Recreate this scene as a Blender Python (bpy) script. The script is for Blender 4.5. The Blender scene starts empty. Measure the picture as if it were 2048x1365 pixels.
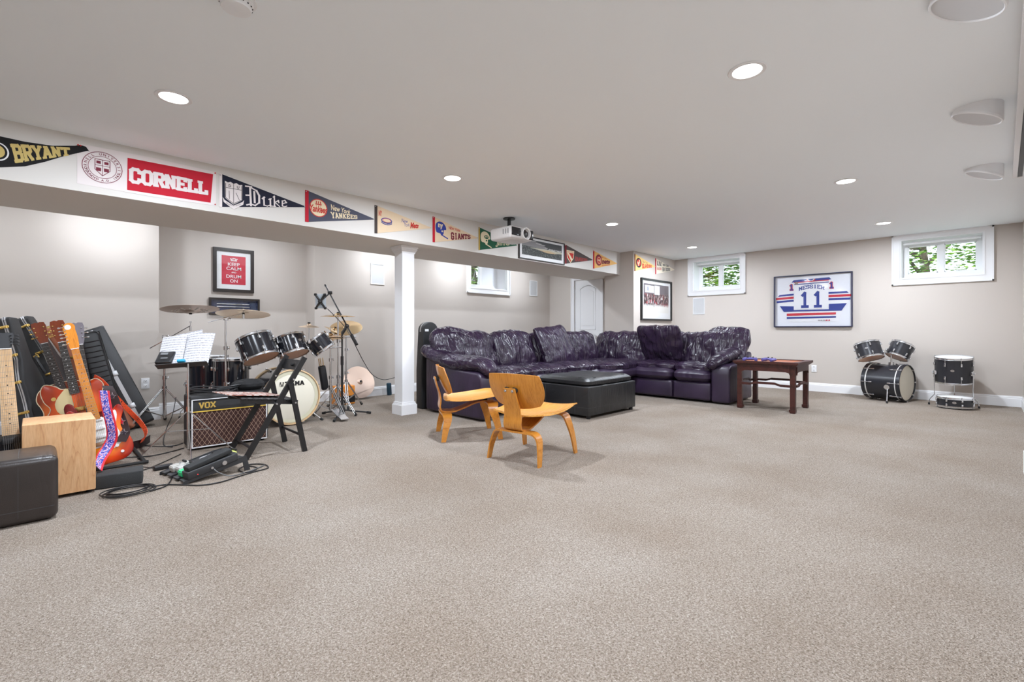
import bpy, bmesh, math, random
from math import pi, sin, cos, radians as R
from mathutils import Vector as V, Matrix, noise
SC = bpy.context.scene
COL = SC.collection

# ------------------------------------------------------------- camera, world, light
FPX, CX, HY, CAMH = 945.0, 1024.0, 661.0, 1.0
YAW = math.atan((1959 - 1024) / 945.0)          # angle of the view axis from +X
cam = bpy.data.cameras.new('camera'); camo = bpy.data.objects.new('camera', cam); COL.objects.link(camo)
cam.sensor_fit = 'HORIZONTAL'; cam.sensor_width = 36.0; cam.lens = 36.0 * FPX / 2048.0
cam.shift_y = (HY - 682.5) / 2048.0
cam.clip_start = 0.02; cam.clip_end = 200
camo.location = (0, 0, CAMH)
camo.rotation_euler = (R(90), 0, YAW - R(90))
SC.camera = camo
w = bpy.data.worlds.new('sky'); SC.world = w; w.use_nodes = True
bg = w.node_tree.nodes['Background']; bg.inputs[0].default_value = (0.80, 0.90, 1.0, 1); bg.inputs[1].default_value = 2.2
sun = bpy.data.lights.new('sun', 'SUN'); sun.energy = 5.0; sun.angle = R(3); sun.color = (1, .95, .85)
so = bpy.data.objects.new('sun', sun); COL.objects.link(so); so.rotation_euler = (R(38), 0, R(-60))
SC.view_settings.view_transform = 'Standard'; SC.view_settings.look = 'None'
SC.view_settings.exposure = 0.62; SC.view_settings.gamma = 1.0; SC.view_settings.use_curve_mapping = False
SC.cycles.max_bounces = 8; SC.cycles.diffuse_bounces = 5; SC.cycles.glossy_bounces = 4
SC.cycles.transparent_max_bounces = 12
SC.cycles.sample_clamp_direct = 8.0; SC.cycles.sample_clamp_indirect = 4.0; SC.cycles.caustics_reflective = False; SC.cycles.caustics_refractive = False
LAMP_W = 33.0          # power of each recessed downlight
LAMP_COL = (0.88, 0.96, 1.07)

# ------------------------------------------------------------- geometry helpers
def dirn(px):
    u = (px - CX) / FPX; c, s = cos(YAW), sin(YAW)
    return c + u * s, s - u * c
def onfloor(px, py, z=0.0):
    d = FPX * (CAMH - z) / (py - HY); D = dirn(px); return V((D[0] * d, D[1] * d, z))
def onY(px, py, y):
    D = dirn(px); d = y / D[1]; return V((D[0] * d, y, CAMH + (HY - py) * d / FPX))
def atd(px, py, d):
    D = dirn(px); return V((D[0] * d, D[1] * d, CAMH + (HY - py) * d / FPX))
I4 = Matrix.Identity(4)
def T(x, y=0, z=0):
    return Matrix.Translation(V((x, y, z))) if not hasattr(x, '__len__') else Matrix.Translation(V(x))
def RX(a): return Matrix.Rotation(R(a), 4, 'X')
def RY(a): return Matrix.Rotation(R(a), 4, 'Y')
def RZ(a): return Matrix.Rotation(R(a), 4, 'Z')
def frame(o, x, y, z):
    m = Matrix((x, y, z)).transposed().to_4x4(); m.translation = V(o); return m
def MY(x, y, z): return frame((x, y, z), V((1, 0, 0)), V((0, 0, 1)), V((0, -1, 0)))     # wall facing -Y
def MX(x, y, z): return frame((x, y, z), V((0, -1, 0)), V((0, 0, 1)), V((-1, 0, 0)))    # wall facing -X
def align(p0, p1, up=None):
    """frame at p0 whose z runs to p1; x as near to up-vector hint as possible"""
    z = (V(p1) - V(p0)).normalized()
    h = V(up) if up is not None else (V((1, 0, 0)) if abs(z.x) < .9 else V((0, 1, 0)))
    x = (h - z * h.dot(z)).normalized(); y = z.cross(x)
    return frame(p0, x, y, z)

class MB:
    def __init__(s): s.v = []; s.f = []; s.m = []
    def add(s, vs, fs, m=0, M=None):
        b = len(s.v)
        s.v += [tuple(M @ V(p)) if M else tuple(p) for p in vs]
        s.f += [tuple(i + b for i in f) for f in fs]; s.m += [m] * len(fs); return s
    def box(s, c, sz, m=0, M=None):
        x, y, z = [k / 2 for k in sz]; c = V(c)
        vs = [c + V((i * x, j * y, k * z)) for i in (-1, 1) for j in (-1, 1) for k in (-1, 1)]
        return s.add(vs, [(0, 1, 3, 2), (4, 6, 7, 5), (0, 4, 5, 1), (2, 3, 7, 6), (0, 2, 6, 4), (1, 5, 7, 3)], m, M)
    def b2(s, a, b, m=0, M=None):
        a, b = V(a), V(b); return s.box((a + b) / 2, [abs(q) for q in (b - a)], m, M)
    def rbox(s, c, sz, r, m=0, M=None, seg=3):
        bm = bmesh.new(); bmesh.ops.create_cube(bm, size=1)
        for q in bm.verts: q.co = V((q.co.x * sz[0], q.co.y * sz[1], q.co.z * sz[2]))
        bmesh.ops.bevel(bm, geom=bm.edges[:] + bm.verts[:], offset=r, segments=seg, profile=.5, affect='EDGES')
        for q in bm.verts: q.co += V(c)
        bm.verts.index_update()
        s.add([q.co.copy() for q in bm.verts], [[q.index for q in f.verts] for f in bm.faces], m, M); bm.free(); return s
    def cyl(s, p0, p1, r0, r1=None, m=0, n=16, M=None, caps=True):
        r1 = r0 if r1 is None else r1
        F = align(p0, p1); L = (V(p1) - V(p0)).length
        vs = [F @ V((r * cos(2 * pi * i / n), r * sin(2 * pi * i / n), h)) for r, h in ((r0, 0), (r1, L)) for i in range(n)]
        fs = [(i, (i + 1) % n, n + (i + 1) % n, n + i) for i in range(n)]
        if caps: fs += [tuple(range(n - 1, -1, -1)), tuple(range(n, 2 * n))]
        return s.add(vs, fs, m, M)
    def tube(s, pts, r, m=0, n=8, M=None, close=False):
        pts = [V(p) for p in pts]; k = len(pts); rs = r if hasattr(r, '__len__') else [r] * k
        vs = []; px = None
        for i, p in enumerate(pts):
            a = pts[(i - 1) % k] if (i or close) else p; b = pts[(i + 1) % k] if (i < k - 1 or close) else p
            t = (b - a).normalized()
            h = px if px is not None else (V((0, 0, 1)) if abs(t.z) < .9 else V((1, 0, 0)))
            x = (h - t * h.dot(t))
            if x.length < 1e-4: x = t.orthogonal()
            x.normalize(); y = t.cross(x); px = x
            vs += [p + (x * cos(2 * pi * j / n) + y * sin(2 * pi * j / n)) * rs[i] for j in range(n)]
        fs = []
        for i in range(k if close else k - 1):
            q = ((i + 1) % k) * n
            fs += [(i * n + j, i * n + (j + 1) % n, q + (j + 1) % n, q + j) for j in range(n)]
        if not close: fs += [tuple(range(n - 1, -1, -1)), tuple(range((k - 1) * n, k * n))]
        return s.add(vs, fs, m, M)
    def lathe(s, prof, m=0, n=32, M=None, close=False):
        k = len(prof); vs = [(r * cos(2 * pi * i / n), r * sin(2 * pi * i / n), z) for r, z in prof for i in range(n)]
        fs = [(a * n + i, a * n + (i + 1) % n, ((a + 1) % k) * n + (i + 1) % n, ((a + 1) % k) * n + i) for a in range(k if close else k - 1) for i in range(n)]
        return s.add(vs, fs, m, M)
    def prism(s, poly, z0, z1, m=0, M=None):
        n = len(poly); A = sum(poly[i][0] * poly[(i + 1) % n][1] - poly[(i + 1) % n][0] * poly[i][1] for i in range(n))
        if A < 0: poly = poly[::-1]
        vs = [(x, y, z0) for x, y in poly] + [(x, y, z1) for x, y in poly]
        fs = [(i, (i + 1) % n, n + (i + 1) % n, n + i) for i in range(n)] + [tuple(range(n - 1, -1, -1)), tuple(range(n, 2 * n))]
        return s.add(vs, fs, m, M)
    def disc(s, c, r, z0, z1, m=0, M=None, n=28, ry=None):
        ry = ry or r
        return s.prism([(c[0] + r * cos(2 * pi * i / n), c[1] + ry * sin(2 * pi * i / n)) for i in range(n)], z0, z1, m, M)
    def ring(s, c, r, t, z0, z1, m=0, M=None, n=32, a0=0, a1=360, ry=None):
        ry = ry or r
        for i in range(n):
            q = [a0 + (a1 - a0) * k / n for k in (i, i + 1)]
            pt = lambda a, e: (c[0] + (r + e) * cos(R(a)), c[1] + (ry + e) * sin(R(a)))
            s.prism([pt(q[0], -t / 2), pt(q[1], -t / 2), pt(q[1], t / 2), pt(q[0], t / 2)], z0, z1, m, M)
        return s
    def seg(s, a, b, t, z0, z1, m=0, M=None, cap=0.5):
        a, b = V((a[0], a[1])), V((b[0], b[1])); d = (b - a); L = d.length
        if L < 1e-6: return s
        d /= L; nn = V((-d.y, d.x)) * t / 2; e = d * t * cap
        return s.prism([tuple(q) for q in (a - e - nn, b + e - nn, b + e + nn, a - e + nn)], z0, z1, m, M)
    def shell(s, fn, nu, nv, th, m=0, M=None):
        """surface fn(i/nu, j/nv) with thickness th"""
        P = [[V(fn(i / nu, j / nv)) for j in range(nv + 1)] for i in range(nu + 1)]
        top = []; bot = []
        for i in range(nu + 1):
            for j in range(nv + 1):
                du = P[min(i + 1, nu)][j] - P[max(i - 1, 0)][j]; dv = P[i][min(j + 1, nv)] - P[i][max(j - 1, 0)]
                nn = du.cross(dv)
                nn = nn.normalized() if nn.length > 1e-9 else V((0, 0, 1))
                top.append(P[i][j] + nn * th / 2); bot.append(P[i][j] - nn * th / 2)
        N = len(top); q = nv + 1; fs = []
        for i in range(nu):
            for j in range(nv):
                a, b, c, d = i * q + j, (i + 1) * q + j, (i + 1) * q + j + 1, i * q + j + 1
                fs += [(a, b, c, d), (N + d, N + c, N + b, N + a)]
        bd = [(i * q, (i + 1) * q) for i in range(nu)] + [(nu * q + j, nu * q + j + 1) for j in range(nv)] + \
             [((i + 1) * q + nv, i * q + nv) for i in range(nu)] + [(j + 1, j) for j in range(nv)]
        fs += [(b, a, N + a, N + b) for a, b in bd]
        return s.add(top + bot, fs, m, M)
    def band(s, pts, wdir, w, th, m=0, M=None):
        """flat strip along pts; wdir one vector or a list; w scalar or list"""
        k = len(pts); pts = [V(p) for p in pts]
        W = [V(q).normalized() for q in wdir] if hasattr(wdir[0], '__len__') else [V(wdir).normalized()] * k
        w = w if hasattr(w, '__len__') else [w] * k; vs = []
        for i in range(k):
            t = (pts[min(i + 1, k - 1)] - pts[max(i - 1, 0)]).normalized(); nn = t.cross(W[i]).normalized()
            for a, b in ((-1, -1), (1, -1), (1, 1), (-1, 1)): vs.append(pts[i] + W[i] * a * w[i] / 2 + nn * b * th / 2)
        fs = [(i * 4 + j, i * 4 + (j + 1) % 4, i * 4 + 4 + (j + 1) % 4, i * 4 + 4 + j) for i in range(k - 1) for j in range(4)]
        fs += [(3, 2, 1, 0), tuple(range(k * 4 - 4, k * 4))]
        return s.add(vs, fs, m, M)
    def ball(s, c, r, m=0, M=None, n=12):
        r = r if hasattr(r, '__len__') else (r, r, r)
        k = n // 2 + 1
        vs = [(c[0] + r[0] * sin(pi * a / k) * cos(2 * pi * b / n), c[1] + r[1] * sin(pi * a / k) * sin(2 * pi * b / n), c[2] + r[2] * cos(pi * a / k)) for a in range(1, k) for b in range(n)]
        top = len(vs); vs += [(c[0], c[1], c[2] + r[2]), (c[0], c[1], c[2] - r[2])]
        fs = [(a * n + b, (a + 1) * n + b, (a + 1) * n + (b + 1) % n, a * n + (b + 1) % n) for a in range(k - 2) for b in range(n)]
        fs += [(top, b, (b + 1) % n) for b in range(n)] + [(top + 1, (k - 2) * n + (b + 1) % n, (k - 2) * n + b) for b in range(n)]
        return s.add(vs, fs, m, M)
    def mesh(s, name, mats, smooth=True):
        me = bpy.data.meshes.new(name); me.from_pydata(s.v, [], s.f)
        mats = mats if isinstance(mats, (list, tuple)) else [mats]
        for q in mats: me.materials.append(q)
        me.polygons.foreach_set('material_index', s.m)
        if smooth:
            me.polygons.foreach_set('use_smooth', [True] * len(s.f))
            me.set_sharp_from_angle(angle=R(32))
        me.update(); return me
    def obj(s, name, mats, parent=None, M=None, smooth=True, label=None):
        o = bpy.data.objects.new(name, s.mesh(name, mats, smooth)); COL.objects.link(o)
        if parent: o.parent = parent
        if M: o.matrix_local = M
        if label: o['label'] = label
        return o

def tag(o, label, cat, group=None, kind=None):
    o['label'] = label; o['category'] = cat
    if group: o['group'] = group
    if kind: o['kind'] = kind
    return o
def thing(name, label, cat, M=I4, group=None):
    o = bpy.data.objects.new(name, None); COL.objects.link(o); o.empty_display_size = .1
    o.matrix_world = M if isinstance(M, Matrix) else T(M); return tag(o, label, cat, group)
def struct(o, label=None):
    o['kind'] = 'structure'
    if label: o['label'] = label
    return o
def copy_tree(o, parent=None):
    c = o.copy(); COL.objects.link(c)
    if parent: c.parent = parent
    for ch in [q for q in bpy.data.objects if q.parent == o]: copy_tree(ch, c)
    return c
def spline(pts, k=8, close=False):
    P = [V(p) for p in pts]; n = len(P); out = []
    for i in range(n if close else n - 1):
        g = (lambda q: P[q % n]) if close else (lambda q: P[max(0, min(n - 1, q))])
        a, b, c, d = g(i - 1), g(i), g(i + 1), g(i + 2)
        for j in range(k):
            t = j / k; out.append(.5 * ((2 * b) + (c - a) * t + (2 * a - 5 * b + 4 * c - d) * t * t + (-a + 3 * b - 3 * c + d) * t ** 3))
    if not close: out.append(P[-1])
    return out

# ------------------------------------------------------------- materials
def srgb(h):
    if isinstance(h, str):
        c = [int(h[i:i + 2], 16) / 255 for i in (0, 2, 4)]
        return tuple(x / 12.92 if x <= .04045 else ((x + .055) / 1.055) ** 2.4 for x in c) + (1,)
    return tuple(h) + (1,) if len(h) == 3 else h
_M = {}
def mat(name, col, rough=.5, metal=0, spec=.5, coat=0, var=0, vscale=8, bump=0, bscale=60, emit=0, sheen=0, stretch=None):
    if name in _M: return _M[name]
    m = bpy.data.materials.new(name); m.use_nodes = True; nt = m.node_tree; b = nt.nodes['Principled BSDF']
    col = srgb(col); b.inputs['Base Color'].default_value = col
    b.inputs['Roughness'].default_value = rough; b.inputs['Metallic'].default_value = metal
    b.inputs['Specular IOR Level'].default_value = spec; b.inputs['Coat Weight'].default_value = coat
    if sheen: b.inputs['Sheen Weight'].default_value = sheen
    if emit: b.inputs['Emission Color'].default_value = col; b.inputs['Emission Strength'].default_value = emit
    if var or bump:
        tc = nt.nodes.new('ShaderNodeTexCoord'); mp = nt.nodes.new('ShaderNodeMapping'); nt.links.new(tc.outputs['Object'], mp.inputs[0])
        if stretch: mp.inputs['Scale'].default_value = stretch
    if var:
        n = nt.nodes.new('ShaderNodeTexNoise'); n.inputs['Scale'].default_value = vscale; n.inputs['Detail'].default_value = 5
        nt.links.new(mp.outputs[0], n.inputs['Vector'])
        r = nt.nodes.new('ShaderNodeValToRGB'); nt.links.new(n.outputs['Fac'], r.inputs[0])
        r.color_ramp.elements[0].position = .3; r.color_ramp.elements[1].position = .7
        r.color_ramp.elements[0].color = tuple(c * (1 - var) for c in col[:3]) + (1,)
        r.color_ramp.elements[1].color = tuple(min(1, c * (1 + var)) for c in col[:3]) + (1,)
        nt.links.new(r.outputs[0], b.inputs['Base Color'])
    if bump:
        n = nt.nodes.new('ShaderNodeTexNoise'); n.inputs['Scale'].default_value = bscale; n.inputs['Detail'].default_value = 4
        nt.links.new(mp.outputs[0], n.inputs['Vector'])
        bp = nt.nodes.new('ShaderNodeBump'); bp.inputs['Strength'].default_value = bump; bp.inputs['Distance'].default_value = .01
        nt.links.new(n.outputs['Fac'], bp.inputs['Height']); nt.links.new(bp.outputs[0], b.inputs['Normal'])
    _M[name] = m; return m
def nodes(name, rough=.5, metal=0, spec=.5):
    m = mat(name, (.5, .5, .5), rough, metal, spec); nt = m.node_tree
    return m, nt, nt.nodes['Principled BSDF'], nt.nodes.new, nt.links.new
def ramp(N, L, src, stops, interp='LINEAR'):
    r = N('ShaderNodeValToRGB'); L(src, r.inputs[0]); cr = r.color_ramp; cr.interpolation = interp
    while len(cr.elements) < len(stops): cr.elements.new(.5)
    for e, (p, c) in zip(cr.elements, stops): e.position = p; e.color = srgb(c)
    return r.outputs[0]

def carpet_mat():
    m, nt, b, N, L = nodes('carpet', .95, spec=.1)
    tc = N('ShaderNodeTexCoord')
    v = N('ShaderNodeTexVoronoi'); v.inputs['Scale'].default_value = 300; L(tc.outputs['Object'], v.inputs['Vector'])
    n = N('ShaderNodeTexNoise'); n.inputs['Scale'].default_value = 130; n.inputs['Detail'].default_value = 6; L(tc.outputs['Object'], n.inputs['Vector'])
    n2 = N('ShaderNodeTexNoise'); n2.inputs['Scale'].default_value = 1.3; n2.inputs['Detail'].default_value = 3; L(tc.outputs['Object'], n2.inputs['Vector'])
    c1 = ramp(N, L, v.outputs['Color'], [(.15, '66594E'), (.45, '9A8F84'), (.7, 'ABA196'), (.92, 'D0C9C2')])
    c2 = ramp(N, L, n.outputs['Fac'], [(.32, '70655A'), (.5, '9A8F84'), (.68, 'C0B8AF')])
    c3 = ramp(N, L, n2.outputs['Fac'], [(.3, 'E8E2DC'), (.7, 'FFFFFF')])
    mx = N('ShaderNodeMixRGB'); mx.inputs[0].default_value = .5; L(c1, mx.inputs[1]); L(c2, mx.inputs[2])
    m2 = N('ShaderNodeMixRGB'); m2.blend_type = 'MULTIPLY'; m2.inputs[0].default_value = 1; L(mx.outputs[0], m2.inputs[1]); L(c3, m2.inputs[2])
    L(m2.outputs[0], b.inputs['Base Color'])
    bp = N('ShaderNodeBump'); bp.inputs['Strength'].default_value = .7; bp.inputs['Distance'].default_value = .006
    L(v.outputs['Distance'], bp.inputs['Height']); L(bp.outputs[0], b.inputs['Normal'])
    return m
def leather_mat(name, col, rough=.3, fold=1.0, scale=1.0, dark=None):
    m, nt, b, N, L = nodes(name, rough, spec=.55)
    tc = N('ShaderNodeTexCoord'); prev = None
    # two crossing families of creases: ridged, stretched noise
    for k, (sc_, st, dist) in enumerate((((1.7, .28, .5), 5.5 * scale, .040), ((.5, 1.3, .7), 13.0 * scale, .014))):
        mp = N('ShaderNodeMapping'); mp.inputs['Scale'].default_value = sc_; mp.inputs['Rotation'].default_value = (0, 0, .5 * (1 - 2 * k)); L(tc.outputs['Object'], mp.inputs[0])
        n = N('ShaderNodeTexNoise'); n.inputs['Scale'].default_value = st; n.inputs['Detail'].default_value = 2; n.inputs['Distortion'].default_value = .9; L(mp.outputs[0], n.inputs['Vector'])
        a = N('ShaderNodeMath'); a.operation = 'SUBTRACT'; a.inputs[1].default_value = .5; L(n.outputs['Fac'], a.inputs[0])
        ab = N('ShaderNodeMath'); ab.operation = 'ABSOLUTE'; L(a.outputs[0], ab.inputs[0])
        pw = N('ShaderNodeMath'); pw.operation = 'POWER'; pw.inputs[1].default_value = .55; L(ab.outputs[0], pw.inputs[0])
        bp = N('ShaderNodeBump'); bp.inputs['Strength'].default_value = min(1, (.75, .30)[k] * fold); bp.inputs['Distance'].default_value = dist; L(pw.outputs[0], bp.inputs['Height'])
        if prev: L(prev, bp.inputs['Normal'])
        prev = bp.outputs[0]
    f = N('ShaderNodeTexVoronoi'); f.inputs['Scale'].default_value = 260; L(tc.outputs['Object'], f.inputs['Vector'])
    b2 = N('ShaderNodeBump'); b2.inputs['Strength'].default_value = .12; b2.inputs['Distance'].default_value = .002; L(f.outputs['Distance'], b2.inputs['Height']); L(prev, b2.inputs['Normal'])
    L(b2.outputs[0], b.inputs['Normal'])
    v = N('ShaderNodeTexNoise'); v.inputs['Scale'].default_value = 4; L(tc.outputs['Object'], v.inputs['Vector'])
    c = srgb(col)[:3]
    L(ramp(N, L, v.outputs['Fac'], [(.3, tuple(q * .75 for q in c)), (.7, tuple(q * 1.25 for q in c))]), b.inputs['Base Color'])
    return m
def wood_mat(name, c0, c1, c2, scale=1.0, axis=(1, 6, 6), rough=.35, ring=7, coat=0):
    m, nt, b, N, L = nodes(name, rough); b.inputs['Coat Weight'].default_value = coat
    tc = N('ShaderNodeTexCoord'); mp = N('ShaderNodeMapping'); mp.inputs['Scale'].default_value = axis; L(tc.outputs['Object'], mp.inputs[0])
    n = N('ShaderNodeTexNoise'); n.inputs['Scale'].default_value = 1.6 * scale; n.inputs['Detail'].default_value = 2; n.inputs['Distortion'].default_value = .6; L(mp.outputs[0], n.inputs['Vector'])
    mu = N('ShaderNodeMath'); mu.operation = 'MULTIPLY'; mu.inputs[1].default_value = ring; L(n.outputs['Fac'], mu.inputs[0])
    fr = N('ShaderNodeMath'); fr.operation = 'FRACT'; L(mu.outputs[0], fr.inputs[0])
    n2 = N('ShaderNodeTexNoise'); n2.inputs['Scale'].default_value = 22 * scale; n2.inputs['Detail'].default_value = 4; L(mp.outputs[0], n2.inputs['Vector'])
    ca = ramp(N, L, fr.outputs[0], [(0, c1), (.5, c0), (.9, c1), (1, c2)])
    cb = ramp(N, L, n2.outputs['Fac'], [(.3, c2), (.6, c0)])
    mx = N('ShaderNodeMixRGB'); mx.inputs[0].default_value = .35; L(ca, mx.inputs[1]); L(cb, mx.inputs[2]); L(mx.outputs[0], b.inputs['Base Color'])
    return m

white = mat('trim_white_paint', (.84, .84, .85), .35)
wallm = mat('wall_beige_paint', (.550, .498, .452), .8, bump=.03, bscale=300)
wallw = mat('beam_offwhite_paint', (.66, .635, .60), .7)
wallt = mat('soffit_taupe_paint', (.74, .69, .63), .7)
ceilm = mat('ceiling_white_paint', (.905, .945, .975), .9, bump=.02, bscale=250)
carpet = carpet_mat()
black = mat('black_plastic', (.012, .012, .014), .4)
rubber = mat('black_rubber', (.012, .012, .012), .8)
blackwood = mat('black_painted_wood', (.010, .010, .011), .38)
chrome = mat('chrome', (.72, .73, .75), .20, 1)
steel = mat('brushed_steel', (.6, .6, .62), .3, 1)
gold = mat('gold_metal', (.85, .6, .2), .25, 1)
paper = mat('white_paper', (.82, .82, .82), .8)
purple = leather_mat('purple_leather', (.023, .0125, .030), .21, .9)
purples = leather_mat('purple_leather_taut', (.026, .0145, .035), .38, .12, .6)
blackl = leather_mat('black_leather', (.013, .013, .014), .38, .22, .8)
plyv = wood_mat('ash_plywood', 'D08C38', 'C07A28', 'A2621C', 1, (2, 14, 1.4), .28, 6, .3)
plyh = wood_mat('ash_plywood_seat', 'DFA352', 'D3933F', 'BB7C30', 1, (1.2, 14, 4), .26, 6, .3)
cajonw = wood_mat('birch_wood', 'DDB184', 'D3A273', 'B98257', 1, (9, 3, 1.0), .4, 5)
rosew = wood_mat('rosewood', '47201A', '381813', '1E0D0B', 1.2, (3, 3, 3), .35, 4)
rosetop = wood_mat('rosewood_inlay', 'B9683A', 'A9582F', '8C4524', 1, (2, 8, 1), .3, 4)

# ============================================================= ROOM
XW, YR, YB, YK, H, XD = 9.0, -0.40, 6.56, 6.86, 2.4, 7.78
XL, YBEAM0, YBEAM1, ZB, XBLK, YBLK = -3.6, 4.60, 5.60, 2.0, 7.42, 4.33
MB().b2((XL - .2, YR - .2, -.1), (XW + .3, YK + .3, 0)).obj('floor', carpet); struct(bpy.data.objects['floor'], 'beige speckled loop carpet')
struct(MB().b2((XL - .2, YR - .2, H), (XW + .3, YK + .3, H + .12)).obj('ceiling', ceilm))
# far right wall (plane X=9) with two window openings
WIN_Y = [(3.083, 3.957), (-.043, .835)]; WZ0, WZ1 = 1.758, 2.334
m = MB(); xa, xb = XW, XW + .3
m.b2((xa, YR - .2, 0), (xb, YBLK + .1, WZ0)); m.b2((xa, YR - .2, WZ1), (xb, YBLK + .1, H))
m.b2((xa, YR - .2, WZ0), (xb, -.043, WZ1)); m.b2((xa, .835, WZ0), (xb, 3.083, WZ1)); m.b2((xa, 3.957, WZ0), (xb, YBLK + .1, WZ1))
struct(m.obj('wall_right', wallm, smooth=False))
# near side wall with the shallow projecting chase
m = MB(); m.b2((XL, YR - .2, 0), (XW, YR, H)); m.b2((3.2, YR, 0), (4.9, -.235, H))
struct(m.obj('wall_near', wallm, smooth=False))
m = MB(); m.b2((3.2, -.235, 0), (4.9, -.22, .15)); m.b2((4.9, YR, 0), (4.915, -.22, .15))
struct(m.obj('baseboard_near', white, smooth=False))
struct(MB().b2((XL - .2, YR, 0), (XL, YK, H)).obj('wall_left', wallm))
# back wall (Y=6.56) with the shallow recess and a window
W3 = (5.56, 6.47)
m = MB()
m.b2((XL, YB, 0), (.985, YB + .45, H)); m.b2((.985, YK, 0), (2.735, YK + .15, H))
m.b2((2.735, YB, 0), (W3[0], YB + .45, H)); m.b2((W3[1], YB, 0), (XD + .2, YB + .45, H))
m.b2((W3[0], YB, 0), (W3[1], YB + .45, 1.775)); m.b2((W3[0], YB, 2.334), (W3[1], YB + .45, H))
struct(m.obj('wall_back', wallm, smooth=False))
# closet door wall X=7.78 and the projecting block at the corner
DY0, DY1, DZ = 5.27, 5.90, 2.015
m = MB(); m.b2((XD, DY1, 0), (XD + .12, YB, H)); m.b2((XD, 4.93, 0), (XD + .12, DY0, H)); m.b2((XD, DY0, DZ), (XD + .12, DY1, H))
struct(m.obj('wall_closet', wallm, smooth=False))
m = MB(); m.b2((XBLK, YBLK, 0), (XW, 4.93, H))
struct(m.obj('wall_corner', wallm, smooth=False))
# dropped beam
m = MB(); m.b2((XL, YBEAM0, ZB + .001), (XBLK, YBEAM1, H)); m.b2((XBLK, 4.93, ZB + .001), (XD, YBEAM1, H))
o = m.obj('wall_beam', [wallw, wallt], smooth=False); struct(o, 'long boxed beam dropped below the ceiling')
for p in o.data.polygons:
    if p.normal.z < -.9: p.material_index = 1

def baseboard(name, a, b, n):
    """a,b floor points on the wall face, n outward normal"""
    a, b, n = V(a + (0,)), V(b + (0,)), V(n + (0,)); m = MB()
    d = (b - a).normalized(); up = V((0, 0, 1)); L = (b - a).length
    F = frame(a, n, up, n.cross(up)) if n.cross(up).dot(d) > 0 else frame(b, n, up, n.cross(up))
    prof = [(0, 0), (.016, 0), (.016, .105), (.011, .112), (.012, .122), (.006, .130), (.004, .14), (0, .14)]
    m.prism(prof, 0, L, 0, F); struct(m.obj(name, white, smooth=False))
baseboard('baseboard_right', (XW, -.40), (XW, YBLK), (-1, 0))
baseboard('baseboard_back', (XL, YB), (.985, YB), (0, -1))
baseboard('baseboard_back', (2.735, YB), (XD, YB), (0, -1))
baseboard('baseboard_back', (.985, YK), (2.735, YK), (0, -1))
baseboard('baseboard_back', (.985, YB), (.985, YK), (1, 0))
baseboard('baseboard_back', (2.735, YB), (2.735, YK), (-1, 0))
baseboard('baseboard_corner', (XBLK, YBLK), (XW, YBLK), (0, -1))
baseboard('baseboard_corner', (XBLK, YBLK), (XBLK, 4.93), (-1, 0))
baseboard('baseboard_closet', (XD, 5.97), (XD, YB), (-1, 0))
baseboard('baseboard_near', (4.915, YR), (XW, YR), (0, 1))

# column
cx0, cx1, cy0 = 3.045, 3.21, 4.83; cw = cx1 - cx0; cc = ((cx0 + cx1) / 2, cy0 + cw / 2)
m = MB(); m.b2((cx0, cy0, 0), (cx1, cy0 + cw, ZB))
for e, z0, z1 in ((.024, 0, .115), (.016, .115, .128), (.010, .128, .145), (.006, 1.915, 1.925), (.012, 1.925, 1.94), (.020, 1.94, 1.955), (.028, 1.955, 1.975), (.036, 1.975, ZB)):
    m.b2((cx0 - e, cy0 - e, z0), (cx1 + e, cy0 + cw + e, z1))
struct(m.obj('trim_column', white, smooth=False), 'white square column with moulded cap and base')

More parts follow.
